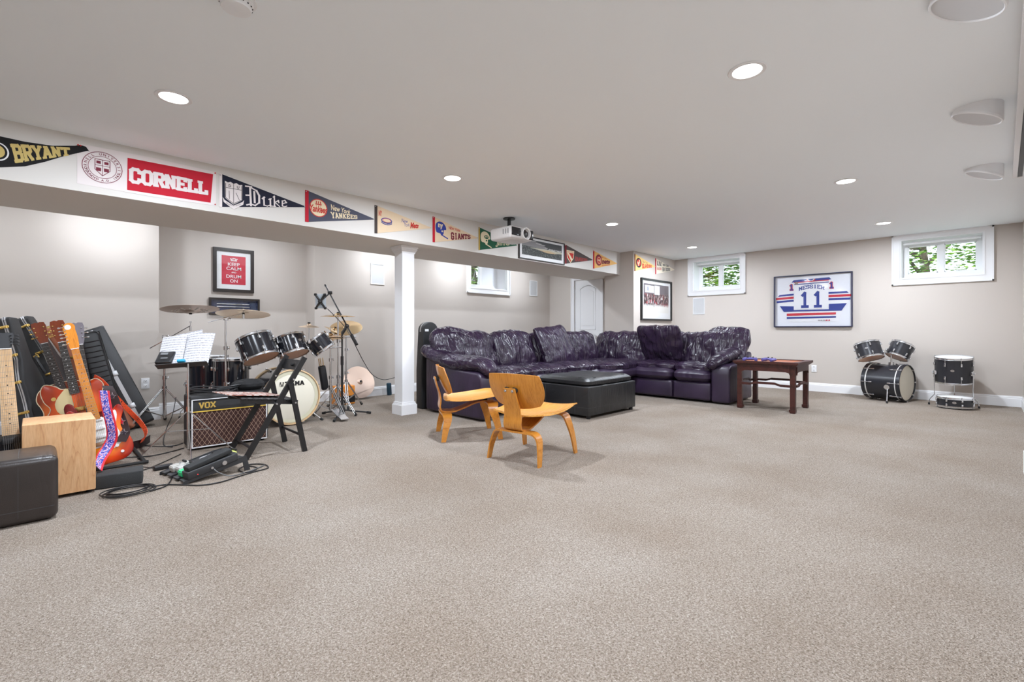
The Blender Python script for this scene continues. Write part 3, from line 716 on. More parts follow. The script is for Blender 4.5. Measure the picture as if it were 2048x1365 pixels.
# ---- near ottoman at the left edge
t = thing('leather_ottoman', 'dark brown leather cube ottoman cut off by the left edge', 'ottoman', T(-.16, 3.655, 0))
brownl = leather_mat('dark_brown_leather', (.030, .023, .021), .33, .10, .8)
MB().rbox((0, 0, .172), (.50, .36, .336), .035, seg=5).obj('ottoman_body', brownl, t)
m = MB(); m.b2((.10, -.1812, .04), (.102, -.1795, .30)); m.b2((.10, -.145, .3395), (.102, .145, .341)); m.b2((-.23, -.1815, .075), (.235, -.1795, .077)); m.obj('stitching', mat('grey_stitching', (.06, .06, .062), .6), t)

# ---- cajon and foam block
t = thing('cajon', 'light birch wood box drum standing behind the near ottoman', 'cajon', T(.108, 4.045, 0) @ RZ(0))
MB().rbox((0, 0, .238), (.318, .33, .436), .006).obj('box_body', cajonw, t)
MB().b2((-.155, -.1675, .022), (.155, -.1655, .454)).obj('front_plate', cajonw, t)
for x in (-.13, .13):
    for y in (-.13, .13): MB().cyl((x, y, 0), (x, y, .021), .014, n=10).obj('rubber_foot', rubber, t)
foam = mat('charcoal_foam', (.035, .036, .037), .9, bump=.3, bscale=500)
tag(MB().rbox((0, 0, .044), (.235, .15, .087), .008).obj('foam_block', foam, None, T(.392, 3.975, 0) @ RZ(-9)), 'dark grey foam block lying on the carpet beside the wooden box drum', 'foam block')

# ---- rosewood side table
tx0, tx1, ty0, ty1 = 6.345, 7.06, 1.525, 2.265
t = thing('side_table', 'antique reddish rosewood side table beside the right sofa arm', 'table', T((tx0 + tx1) / 2, (ty0 + ty1) / 2, 0))
hw, hd = (tx1 - tx0) / 2, (ty1 - ty0) / 2
m = MB(); e = .07
for a, b, c, d in ((-hw, -hd, hw, -hd + e), (-hw, hd - e, hw, hd), (-hw, -hd + e, -hw + e, hd - e), (hw - e, -hd + e, hw, hd - e)): m.b2((a, b, .585), (c, d, .612))
for q, z0, z1 in ((.012, .572, .585), (.025, .560, .572)): m.b2((-hw + q, -hd + q, z0), (hw - q, hd - q, z1))
m.obj('table_top', rosew, t, smooth=False)
MB().b2((-hw + e, -hd + e, .585), (hw - e, hd - e, .604)).obj('top_panel', rosetop, t, smooth=False)
q = .04; lw = .055
def apron(L_):
    pts = [(-L_, .56), (L_, .56), (L_, .40)]
    pts += [(L_ - .012, .40)] + [(L_ - .012 - .045 * (1 - cos(R(a))), .455 + .045 * sin(R(a)) * 1) for a in (0, 30, 60, 90)]
    pts += [(-(x), z) for x, z in pts[:2:-1]][0:] ; return pts
for M, L_ in ((frame((0, -hd + q, 0), V((1, 0, 0)), V((0, 0, 1)), V((0, -1, 0))), hw - q - lw), (frame((0, hd - q, 0), V((1, 0, 0)), V((0, 0, 1)), V((0, -1, 0))), hw - q - lw),
              (frame((-hw + q, 0, 0), V((0, 1, 0)), V((0, 0, 1)), V((1, 0, 0))), hd - q - lw), (frame((hw - q, 0, 0), V((0, 1, 0)), V((0, 0, 1)), V((1, 0, 0))), hd - q - lw)):
    m = MB(); m.prism([(-L_, .56), (-L_, .455), (-L_ + .01, .48), (-L_ + .045, .492), (L_ - .045, .492), (L_ - .01, .48), (L_, .455), (L_, .56)], -.012, .012, 0, M); m.obj('apron', rosew, t, smooth=False)
    z = .31; k = L_ * .42; h_ = .028
    m = MB(); m.prism([(-L_ - .01, z), (-k - .06, z), (-k, z + .02), (k, z + .02), (k + .06, z), (L_ + .01, z), (L_ + .01, z + h_), (k + .05, z + h_), (k - .01, z + h_ + .02), (-k + .01, z + h_ + .02), (-k - .05, z + h_), (-L_ - .01, z + h_)], -.011, .011, 0, M)
    m.obj('stretcher', rosew, t, smooth=False)
for sx in (-1, 1):
    for sy in (-1, 1):
        m = MB(); x, y = sx * (hw - q), sy * (hd - q)
        bx = lambda z0, z1, w0: m.b2((x - sx * w0 if True else 0, y - sy * w0, z0), (x + sx * .0, y + sy * .0, z1))
        bx(.045, .56, lw); m.b2((x - sx * (lw + .010), y - sy * (lw + .010), 0.012), (x + sx * .003, y + sy * .003, .045)); m.b2((x - sx * (lw + .002), y - sy * (lw + .002), 0), (x, y, .012))
        m.obj('leg', rosew, t, smooth=False)
# game controllers and keys on the table
ctrlm = mat('violet_blue_plastic', (.10, .085, .30), .35)
def controller(M, label):
    t = thing('game_controller', label, 'game controller', M, 'game controllers on the table')
    m = MB(); m.ball((0, 0, .022), (.06, .036, .019), n=20)
    for s_ in (-1, 1):
        m.ball((s_ * .052, -.004, .022), (.030, .034, .018), n=16); m.tube(spline([(s_ * .055, -.01, .022), (s_ * .066, -.045, .018), (s_ * .07, -.075, .015)], 4), [.022] * 4 + [.020] * 4 + [.013], n=12)
    m.obj('grip_body', ctrlm, t)
    for s_ in (-.03, .03): 
        m = MB(); m.cyl((s_, -.012, .036), (s_, -.012, .048), .006, n=10); m.cyl((s_, -.012, .048), (s_, -.012, .052), .011, n=14); m.obj('thumbstick', black, t)
    m = MB(); m.box((-.058, .006, .041), (.018, .006, .004)); m.box((-.058, .006, .041), (.006, .018, .004)); m.obj('direction_pad', black, t)
    for a in range(4): MB().cyl((.058 + .009 * cos(a * pi / 2), .006 + .009 * sin(a * pi / 2), .038), (.058 + .009 * cos(a * pi / 2), .006 + .009 * sin(a * pi / 2), .042), .0038, n=8).obj('button', black, t)
p = onfloor(1497, 721, .612); controller(T(6.47, 2.09, .612) @ RZ(-80), 'violet blue game controller on the table, nearer the sofa arm')
controller(T(6.50, 1.86, .612) @ RZ(-120), 'violet blue game controller on the table, second from the sofa')

# ============================================================= DRUMS AND STANDS
shellb = mat('black_drum_lacquer', (.012, .013, .018), .16, coat=.5)
shells = mat('black_sparkle_wrap', (.022, .022, .027), .3, var=.6, vscale=400)
headw = mat('drumhead_white', (.80, .80, .80), .5)
headc = mat('drumhead_cream', (.78, .74, .62), .45)
headt = mat('drumhead_amber', (.72, .40, .25), .35)
hoopw = mat('hoop_natural_wood', (.72, .50, .28), .4)
bronze = mat('cymbal_bronze', (.80, .63, .46), .30, 1, bump=.12, bscale=14)
bronzed = mat('cymbal_dark_bronze', (.42, .32, .26), .38, 1, bump=.12, bscale=14)
bronzeb = mat('cymbal_brilliant', (.90, .66, .38), .18, 1)
def drum(name, label, M, r, h, shm=shellb, nl=6, top=headw, bot=headt, hoop=chrome, group=None, cat='drum', badge=True, hoop_h=.022, lug_long=False, badge_a=-90, a0=0):
    t = thing(name, label, cat, M, group); z = h / 2
    MB().lathe([(r - .008, -z + .006), (r, -z + .006), (r, z - .006), (r - .008, z - .006)], n=48, close=True).obj('shell', shm, t)
    MB().lathe([(0, z + .002), (r * .97, z + .002), (r * 1.005, z - .004), (r * 1.005, z - .012)], n=48).obj('batter_head', top, t)
    MB().lathe([(r * 1.005, -z + .012), (r * 1.005, -z + .004), (r * .97, -z - .002), (0, -z - .002)], n=48).obj('resonant_head', bot, t)
    for s in (1, -1):
        if hoop is chrome: pr = [(r * 1.01, s * (z - .016)), (r * 1.06, s * (z - .016)), (r * 1.035, s * (z - .010)), (r * 1.03, s * (z + .006)), (r * 1.045, s * (z + .008)), (r * 1.01, s * (z + .008))]
        else: pr = [(r * 1.006, s * (z - hoop_h)), (r * 1.045, s * (z - hoop_h)), (r * 1.05, s * (z + .016)), (r * 1.01, s * (z + .018))]
        MB().lathe(pr, n=48, close=True).obj('hoop', hoop, t)
    for i in range(nl):
        a = R(a0) + 2 * pi * (i + .5) / nl; F = RZ(math.degrees(a))
        for q in (1, -1):
            m = MB(); m.rbox((r + .011, 0, q * z * .52), (.022, .018, .040), .005, M=F)
            m.cyl((r * 1.05, 0, q * z * .45), (r * 1.05, 0, q * (z + .010)), .0032, n=8, M=F); m.cyl((r * 1.05, 0, q * (z + .004)), (r * 1.05, 0, q * (z + .014)), .0055, n=8, M=F)
            if hoop is not chrome: m.rbox((r * 1.05, 0, q * (z + .010)), (.03, .022, .012), .003, M=F); m.cyl((r * 1.07, 0, q * (z * .45)), (r * 1.07, 0, q * (z + .02)), .004, n=8, M=F)
            m.obj('lug', chrome, t)
    if badge:
        a = R(badge_a); F = frame(((r + .001) * cos(a), (r + .001) * sin(a), z * .08), V((-sin(a), cos(a), 0)), V((0, 0, 1)), V((cos(a), sin(a), 0)))
        m = MB(); m.disc((0, 0), .020, -.001, .0012, 0, F, ry=.013); o = m.obj('badge', chrome, t)
        m = MB(); m.ring((0, 0), .008, .003, .0012, .0018, 0, F, n=16, ry=.006); m.obj('badge_emblem', black, o)
    return t
def tilt(c, az, ang):
    """axis leaning by ang toward heading az"""
    return T(c) @ RZ(az) @ RY(ang)
def wing(m, p, d, r=.02):
    d = V(d).normalized(); m.cyl(V(p), V(p) + d * .02, .007, n=8); n = d.orthogonal().normalized()
    m.tube([V(p) + d * .02 - n * .016, V(p) + d * .02 + n * .016], .005, n=6)
def tripod(t, z_hub, z_foot_ring, spread, a0, mt=chrome, r=.007, dbl=True, foot=rubber, n=3):
    for i in range(n):
        a = R(a0 + i * 360 / n); c, s = cos(a), sin(a); q = V((-s, c, 0)); m = MB()
        end = V((c * spread, s * spread, .022)); hub = V((c * .02, s * .02, z_hub))
        for k in ((-1, 1) if dbl else (0,)):
            m.tube([hub + q * .011 * k, end + q * .011 * k], r * (.75 if dbl else 1), n=6)
        mid = hub.lerp(end, .55); lo = V((c * .02, s * .02, z_foot_ring))
        for k in ((-1, 1) if dbl else (0,)): m.tube([lo + q * .010 * k, mid + q * .010 * k], r * .7, n=6)
        m.cyl(mid - q * .016, mid + q * .016, .005, n=6)
        l = m.obj('leg', mt, t)
        m = MB(); dd = (end - hub).normalized(); m.cyl(end - dd * .03, end + dd * .012, .012, .017, n=10); m.obj('rubber_foot', foot, l)
def cymbal_stand(label, base, h, boom=None, spread=.30, z_hub=.36, a0=20, group='chrome cymbal stands', hr=.0125):
    """boom: (centre point on pole top, tail, tip) in world coordinates"""
    t = thing('cymbal_stand', label, 'stand', T(base), group)
    tripod(t, z_hub, .10, spread, a0)
    m = MB(); m.cyl((0, 0, .07), (0, 0, z_hub + .12), hr, n=14); m.cyl((0, 0, z_hub - .02), (0, 0, z_hub + .03), .022, n=14); m.cyl((0, 0, .09), (0, 0, .115), .020, n=12); m.obj('lower_tube', chrome, t)
    m = MB(); m.cyl((0, 0, z_hub + .12), (0, 0, h), hr * .72, n=12); m.obj('upper_tube', chrome, t)
    for z in (z_hub + .12, z_hub + (h - z_hub) * .62):
        m = MB(); m.cyl((0, 0, z - .02), (0, 0, z + .018), hr * 1.5, n=12); wing(m, (hr, 0, z), (1, -.4, 0)); m.obj('collar', chrome, t)
    b = V(base)
    if boom:
        tail, tip = V(boom[0]) - b, V(boom[1]) - b
        m = MB(); m.tube([tail, tip], .0055, n=8); m.obj('boom_arm', chrome, t)
        m = MB(); m.cyl((-.022, 0, h), (.022, 0, h), .016, n=14); m.cyl((0, -.02, h), (0, .02, h), .013, n=12); wing(m, (.02, 0, h), (1, 0, .3)); m.obj('tilter', chrome, t)
        m = MB(); m.cyl(tip - V((0, 0, .05)), tip + V((0, 0, .045)), .0045, n=8); m.cyl(tip + V((0, 0, .03)), tip + V((0, 0, .045)), .010, n=10); m.cyl(tip - V((0, 0, .055)), tip - V((0, 0, .01)), .011, n=12); m.obj('cymbal_seat', chrome, t)
    return t
def cymbal(label, M, r, mt=bronze, holes=False, china=False, group='cymbals of the drum kit', bell=.22):
    t = thing('cymbal', label, 'cymbal', M, group)
    pr = [(.006, .034), (r * bell * .5, .032), (r * bell * .85, .022), (r * bell, .014), (r * .45, .008), (r * .75, 0.001), (r, -.008)]
    if china: pr = [(.006, .036), (r * .16, .034), (r * .20, .014), (r * .5, .006), (r * .85, -.006), (r, .010)]
    full = pr + [(a, b - .002) for a, b in pr[::-1]]
    m = MB(); m.lathe(full, n=56, close=True); m.obj('cymbal_disc', mt, t)
    m = MB(); m.cyl((0, 0, .032), (0, 0, .044), .014, n=14); m.cyl((0, 0, -.008), (0, 0, .004), .012, n=12); m.obj('felt_washer', rubber, t)
    if holes:
        hm = mat('cymbal_hole_bright', (.90, .86, .80), .6)
        m = MB()
        for i in range(14):
            for rr in ((.42, .52, .62) if i % 2 else (.47, .57)):
                a = 2 * pi * i / 14; m.cyl((r * rr * cos(a), r * rr * sin(a), -.004 - (rr - .4) * .012), (r * rr * cos(a), r * rr * sin(a), .014 - (rr - .4) * .03), .009, n=8)
        m.obj('vent_holes', hm, t)
    return t

KITG = 'black lacquered drum kit'
# bass drum faces -Y
BD = V((1.905, 5.12, .30)); br = .277
t = drum('bass_drum', 'black bass drum with cream front head and natural wood hoop', T(BD.x, BD.y + .225, BD.z) @ RX(90), br, .42, nl=8, top=headc, bot=headw, hoop=hoopw, badge=False, a0=0, cat='drum')
F = T(0, 0, .2135)
m = MB(); m.lathe([(br * .86, 0), (br * .972, 0.0), (br * .972, .0015), (br * .86, .0015)], n=48, M=F, close=True); m.obj('head_ring', mat('drumhead_ring_cream', (.62, .60, .45), .45), t)
for s in (-1, 1):
    m = MB(); m.tube([(s * .22, -.17, .08), (s * .33, -.285, .16)], .008); l = m.obj('spur_leg', chrome, t)
    MB().cyl((s * .325, -.275, .152), (s * .345, -.298, .168), .013, n=10).obj('rubber_foot', rubber, l)
BASS = t
drum('tom_drum', 'largest rack tom of the black kit, left above the bass drum', tilt(V((1.625, 5.32, .815)), 118, 26), .170, .235, group=None, nl=6, badge_a=-150)
drum('tom_drum', 'middle rack tom of the black kit', tilt(V((1.965, 5.31, .830)), 112, 25), .148, .20, nl=6, badge_a=175)
drum('tom_drum', 'smallest rack tom of the black kit, tilted most', tilt(V((2.225, 5.19, .850)), 150, 36), .122, .165, nl=6, badge_a=160)
t = drum('floor_tom', 'black floor tom of the big kit, nearer one behind the amplifier', T(1.50, 5.76, .48), .170, .42, nl=8, badge=False, bot=headw)
def tomlegs(t, r, z0, zf, n=3, a0=30, Mi=None):
    for i in range(n):
        a = R(a0 + i * 360 / n); c, s = cos(a), sin(a); m = MB(); rr = r + .022
        pts = [(rr * c, rr * s, z0 + .10), (rr * c, rr * s, zf + .14), ((rr + .055) * c, (rr + .055) * s, zf + .075), ((rr + .062) * c, (rr + .062) * s, zf + .02)]
        m.tube(pts, .0052, n=8); l = m.obj('leg', chrome, t, Mi)
        MB().cyl((pts[3][0], pts[3][1], zf), (pts[3][0], pts[3][1], zf + .028), .013, .010, n=10).obj('rubber_foot', rubber, l)
        m = MB(); m.rbox((rr - .008, 0, z0 + .06), (.034, .040, .055), .006, M=RZ(math.degrees(a))); wing(m, (rr * c, rr * s, z0 + .06), (c, s, 0)); m.obj('leg_bracket', chrome, t, Mi)
tomlegs(t, .170, -.16, -.48)
t = drum('floor_tom', 'black floor tom of the big kit, farther one behind the music stand', T(1.395, 6.28, .49), .195, .42, nl=8, badge=False, bot=headw); tomlegs(t, .195, -.16, -.49)
# tom holder
t = thing('tom_holder', 'chrome double tom holder rising from the bass drum', 'stand', T(1.87, 5.36, .585))
m = MB(); m.cyl((0, 0, 0), (0, 0, .20), .013, n=12); m.obj('post', chrome, t)
for x, y in ((-.08, -.02), (.06, -.04), (.22, -.13)):
    m = MB(); m.tube([(0, 0, .17), (x * .6, y * .6, .22), (x, y, .24)], .009); m.ball((x * .6, y * .6, .22), .018); m.obj('holder_arm', chrome, t)
MB().rbox((0, 0, .0), (.07, .06, .03), .008).obj('base_bracket', chrome, t)

# cymbals and stands, heights from the photo
c1 = atd(381, 623, 4.95); p1 = V((.965, 6.12, 0)); top1 = .93
cymbal('large thin bronze cymbal with ring of round holes above the music stand', T(c1.x, c1.y, c1.z + .012) @ RX(-8) @ RX(180), .262, bronzed, holes=True, bell=.3)
cymbal_stand('chrome boom stand carrying the holed cymbal, leftmost stand', p1, top1, (atd(300, 697, 5.0), V((c1.x, c1.y, c1.z - .05)) - V((0, 0, .10))), .33, .38, 200)
c2 = atd(487, 627, 4.80); p2 = V((1.36, 5.42, 0))
cymbal('large bronze ride cymbal in front of the framed drumsticks', T(c2.x, c2.y, c2.z) @ RY(4) @ RX(-8), .245, bronze)
pt = atd(451, 638, (p2.x * cos(YAW) + p2.y * sin(YAW)))
cymbal_stand('tall chrome boom stand rising beside the music stand to the ride cymbal', p2, pt.z, (atd(416, 645, 4.6), c2), .28, .34, 80)
c3 = atd(676, 632, 5.60)
p3 = V((c3.x, c3.y, 0))
cymbal('flat golden crash cymbal highest behind the microphone stand', T(c3.x, c3.y, c3.z), .195, bronzeb)
cymbal_stand('straight chrome stand under the highest golden cymbal', p3, c3.z + .03, None, .27, .33, -70)
c4 = atd(668, 661, 5.8); cymbal('small golden cymbal tilted toward the drummer', T(c4) @ RY(24) @ RX(14), .12, bronzeb)
c5 = atd(692, 655, 6.05); cymbal('pale golden crash cymbal steeply tilted behind the microphone boom', T(c5) @ RY(-16) @ RX(24), .20, bronzeb)
p5 = V((c5.x + .03, c5.y + .06, 0))
cymbal_stand('rear chrome stand carrying the pale tilted cymbal', p5, c5.z - .03, (c5 + V((-.25, -.05, -.14)), c5), .24, .33, 10)
c6 = atd(618, 653, 5.1); cymbal('small splash cymbal on a short rod above the middle toms', T(c6) @ RX(3), .105, bronze)
t = thing('splash_rod', 'short chrome rod holding the splash cymbal', 'stand', T(c6.x, c6.y, c6.z - .17)); m = MB(); m.cyl((0, 0, 0), (0, 0, .20), .005, n=8); m.cyl((0, 0, .18), (0, 0, .20), .012, n=10); m.rbox((0, 0, .0), (.03, .03, .035), .006); m.obj('rod', chrome, t)
wm = MB(); wing(wm, (0, 0, .02), (1, 0, 0)); wm.obj('wing_nut', chrome, t)
# hi-hat
p7 = atd(661, 690, 5.42); zt = 1 - (684 - 661) * 5.42 / 945
for k, (dz, fl, lb) in enumerate(((.0, 0, 'bottom hi-hat cymbal of the pair beside the tilted tom'), (.035, 1, 'top hi-hat cymbal of the pair beside the tilted tom'))):
    cymbal(lb, T(p7.x, p7.y, zt + dz + .03) @ (RX(180) if not fl else I4), .165, bronzeb)
t = cymbal_stand('chrome hi-hat stand with pedal beside the bass drum', V((p7.x, p7.y, 0)), zt - .01, None, .28, .34, 40)
m = MB(); m.cyl((0, 0, zt), (0, 0, zt + .17), .004, n=8); m.obj('pull_rod', chrome, t)
m = MB(); m.add([(-.045, -.10, .10), (.045, -.10, .10), (.045, -.36, .02), (-.045, -.36, .02), (-.045, -.10, .11), (.045, -.10, .11), (.045, -.36, .03), (-.045, -.36, .03)], [(0, 3, 2, 1), (4, 5, 6, 7), (0, 1, 5, 4), (1, 2, 6, 5), (2, 3, 7, 6), (3, 0, 4, 7)]); m.obj('pedal_board', chrome, t)
# drum clamp with short arms between the stands
t = thing('multi_clamp', 'chrome clamp bar joining the cymbal stands', 'clamp', T(p7.x, p7.y, .80)); m = MB(); m.tube([(-.02, -.02, .0), (p3.x - p7.x + .05, p3.y - p7.y, .0)], .010); m.obj('clamp_bar', chrome, t)
m = MB(); m.tube([(-.02, 0, .12), (.32, .02, .125)], .010); m.rbox((.13, 0, .12), (.04, .04, .04), .006); m.obj('clamp_arm', chrome, t)
# cymbal leaning at the wall
cw_ = onY(722, 768, 6.36); t = cymbal('big bronze cymbal leaning on the back wall behind the microphone stand', T(cw_.x, 6.40, .250) @ RX(70), .238, mat('cymbal_rose_bronze', (.86, .66, .54), .34, 1, bump=.1, bscale=12), bell=.18)

# throne-side bag of sticks
t = thing('stick_bag', 'black drumstick bag with pale sticks leaning beside the stands', 'stick bag', stand_M := frame((2.55, 5.80, .20), V((.985, 0, .17)), V((-.10, .82, .56)).normalized(), V((0, 0, 1))) if False else T(2.47, 5.62, .30) @ RY(-9))
MB().rbox((0, 0, .13), (.085, .06, .30), .022).obj('bag_body', black, t)
for k, (x, y) in enumerate(((-.02, 0), (.0, .01), (.018, -.008), (-.008, -.012))):
    MB().tube([(x, y, .10), (x * 1.2, y, .36), (x * 1.3, y, .372)], [.0075, .0065, .003], n=8).obj('drumstick', hoopw, t)
t = thing('toolbox', 'orange case standing on the floor behind the cymbal stands', 'case', T(2.93, 6.10, 0))
MB().rbox((0, 0, .13), (.26, .16, .25), .012).obj('case_body', mat('orange_plastic', (.85, .30, .04), .45), t)
MB().rbox((0, -.082, .19), (.10, .012, .03), .004).obj('case_handle', mat('orange_plastic', (.85, .30, .04), .45), t)
MB().b2((-.125, -.084, .03), (.125, -.080, .12)).obj('dark_panel', black, t)
t = thing('portable_speaker', 'small dark blue cylinder speaker on the carpet left of the column', 'speaker', T(onY(779, 790, 6.47).x, 6.47, 0) @ RY(-4))
bl = mat('teal_blue_fabric', (.012, .045, .075), .8, bump=.2, bscale=400)
MB().lathe([(0, 0), (.032, .002), (.036, .01), (.036, .175), (.032, .185), (0, .187)], n=24).obj('speaker_body', bl, t); MB().tube([(0, -.036, .03), (0, -.039, .09), (0, -.036, .15)], .004).obj('control_strip', black, t)

# microphone stand with phone holder
mb = V((2.50, 5.235, 0)); D_ = mb.x * cos(YAW) + mb.y * sin(YAW)
t = thing('microphone_stand', 'black tripod microphone stand with boom before the cymbals', 'stand', T(mb))
stb = mat('stand_black_metal', (.015, .013, .013), .35)
for a in (-130, -10, 105):
    m = MB(); c, s = cos(R(a)), sin(R(a)); m.tube([(c * .02, s * .02, .075), (c * .30, s * .30, .022)], .0095, n=8); l = m.obj('leg', stb, t)
    MB().cyl((c * .285, s * .285, .024), (c * .335, s * .335, .014), .014, n=10).obj('rubber_foot', rubber, l)
m = MB(); m.lathe([(.012, .02), (.034, .04), (.034, .10), (.018, .13), (.013, .14)], n=20); m.obj('hub', stb, t)
jt = atd(690, 663, D_); el = jt.z
m = MB(); m.cyl((0, 0, .02), (0, 0, .62), .0125, n=12); m.cyl((0, 0, .60), (0, 0, .70), .017, n=12); m.obj('lower_tube', stb, t)
m = MB(); m.cyl((0, 0, .68), (0, 0, el), .0095, n=12); m.obj('upper_tube', stb, t)
b0 = atd(714, 690, D_ - .1) - mb; b1 = atd(650, 570, D_ + .25) - mb; bj = b0.lerp(b1, .30)
m = MB(); m.tube([b0, b1], .0085, n=8); m.cyl(b0, b0.lerp(b1, .16), .016, n=12); m.cyl(b1, b1.lerp(b0, .03), .011, n=8); m.obj('boom_arm', stb, t)
m = MB(); m.cyl((0, 0, el - .03), bj, .017, n=10); m.ball(bj, .024); wing(m, bj, (1, -.5, 0)); m.obj('boom_joint', stb, t)
hp = atd(641, 603, D_ + .18) - mb; cl = atd(660, 586, D_ + .2) - mb
t2 = thing('tablet_holder', 'black cross-shaped tablet holder gripping a tablet on the microphone boom', 'holder', T(mb + hp) @ RZ(-35) @ RX(12))
inv = (T(mb + hp) @ RZ(-35) @ RX(12)).inverted()
for s1, s2 in ((-1, 1), (1, 1), (-1, -1), (1, -1)):
    m = MB(); m.tube([(0, -.012, 0), (s1 * .045, -.016, s2 * .07)], .012, n=8); m.rbox((s1 * .052, -.006, s2 * .082), (.03, .035, .028), .007); m.obj('clamp_arm', stb, t2)
m = MB(); m.ball((0, -.02, 0), .026); m.tube([(0, -.02, 0), inv @ (mb + cl)], .009); m.ball(inv @ (mb + cl), .022); m.rbox(inv @ (mb + cl), (.05, .03, .04), .006); m.obj('clamp_hub', stb, t2)
tag(MB().rbox((0, 0, 0), (.12, .008, .175), .004).obj('tablet', mat('tablet_pale_back', (.55, .60, .64), .25), None, T(mb + hp) @ RZ(-35) @ RX(12) @ T(0, .012, 0)), 'pale flat tablet held in the cross-shaped clamp', 'tablet')
def cable(name, pts, r, label, mt=black, k=8, cat='cable', group=None):
    m = MB(); m.tube(spline(pts, k), r, n=6); o = m.obj(name, mt); tag(o, label, cat, group); return o
w_ = lambda px, py, d: atd(px, py, d)
cable('cable', [w_(655, 618, 5.5), w_(672, 635, 5.45), w_(690, 655, 5.4), w_(705, 680, 5.4), w_(715, 700, 5.5), w_(728, 725, 5.8), w_(745, 750, 6.3), w_(768, 760, 6.9), w_(795, 754, 7.2)], .0045, 'black cable running from the tablet holder down to the wall')

# ---- small kit at the right wall
t = drum('bass_drum', 'black sparkle bass drum lying sideways along the right wall', T(8.58, .93, .265) @ RZ(-16) @ RX(90) @ RZ(0), .245, .43, shm=shells, nl=8, top=headc, bot=headc, hoop=shells, hoop_h=.03, badge=False, a0=22)
for s in (-1, 1):
    m = MB(); rr = .2525; z = s * .178
    m.lathe([(.2475, z - .007), (.2525, z - .007), (.2525, z + .007), (.2475, z + .007)], n=48, close=True); m.obj('hoop_inlay', mat('silver_inlay', (.75, .74, .72), .35), t)
m = MB(); a = R(200); p0 = V((-.245, -.04, .09)); m.tube([(-.235, -.05, .09), (-.36, -.245, .135)], .008); m.cyl((-.225, -.05, .09), (-.262, -.055, .09), .034, n=18); l = m.obj('spur_leg', chrome, t)
MB().cyl((-.355, -.238, .133), (-.367, -.262, .138), .012, n=10).obj('rubber_foot', rubber, l)
m = MB(); m.cyl((0, .24, .04), (0, .28, .04), .035, n=16); m.cyl((0, .27, .04), (0, .42, .04), .010, n=12); m.rbox((0, .42, .04), (.06, .05, .05), .01); m.obj('tom_mount', chrome, t)
o = drum('tom_drum', 'left small sparkle tom mounted over the sideways bass drum', tilt(V((8.50, 1.14, .70)), 50, 22), .155, .22, shm=shells, nl=6, badge_a=130)
o = drum('tom_drum', 'right small sparkle tom mounted over the sideways bass drum', tilt(V((8.62, .80, .71)), -48, 28), .132, .20, shm=shells, nl=6, badge=False)
t = drum('floor_tom', 'black sparkle floor tom on three bent legs by the right wall', T(8.63, .245, .475) @ RY(-6), .193, .33, shm=shells, nl=8, badge_a=178); tomlegs(t, .193, -.10, -.475, a0=0, Mi=RY(6))
drum('snare_drum', 'shallow sparkle snare drum lying under the floor tom', T(8.32, .225, .080), .175, .115, shm=shells, nl=8, lug_long=False, badge_a=180, bot=headw)

# ============================================================= AMP, MUSIC STAND, CHAIR, PEDALS
def fontmesh(body, h=1.0, bold=0, shear=0, space=1.0):
    c = bpy.data.curves.new('lettering', 'FONT'); c.body = body; c.size = 1; c.offset = bold; c.shear = shear; c.space_character = space; c.resolution_u = 3; c.align_x = 'LEFT'
    o = bpy.data.objects.new('lettering', c); COL.objects.link(o); dg = bpy.context.evaluated_depsgraph_get()
    me = bpy.data.meshes.new_from_object(o.evaluated_get(dg)); vs = [tuple(v.co) for v in me.vertices]; fs = [tuple(p.vertices) for p in me.polygons]
    bpy.data.objects.remove(o); bpy.data.curves.remove(c); bpy.data.meshes.remove(me)
    return vs, fs
def text(m, body, box, z, mi=0, M=None, bold=0, shear=0, space=1.0, warp=None):
    """fit font text into box (x0,y0,x1,y1) on the local plane at height z"""
    vs, fs = fontmesh(body, 1, bold, shear, space)
    if not vs: return m
    x0 = min(v[0] for v in vs); x1 = max(v[0] for v in vs); y0 = min(v[1] for v in vs); y1 = max(v[1] for v in vs)
    out = []
    for v in vs:
        u = (v[0] - x0) / (x1 - x0); w = (v[1] - y0) / (y1 - y0)
        if warp: X, Y_ = warp(u, w)
        else: X, Y_ = box[0] + u * (box[2] - box[0]), box[1] + w * (box[3] - box[1])
        out.append((X, Y_, z))
    return m.add(out, fs, mi, M)
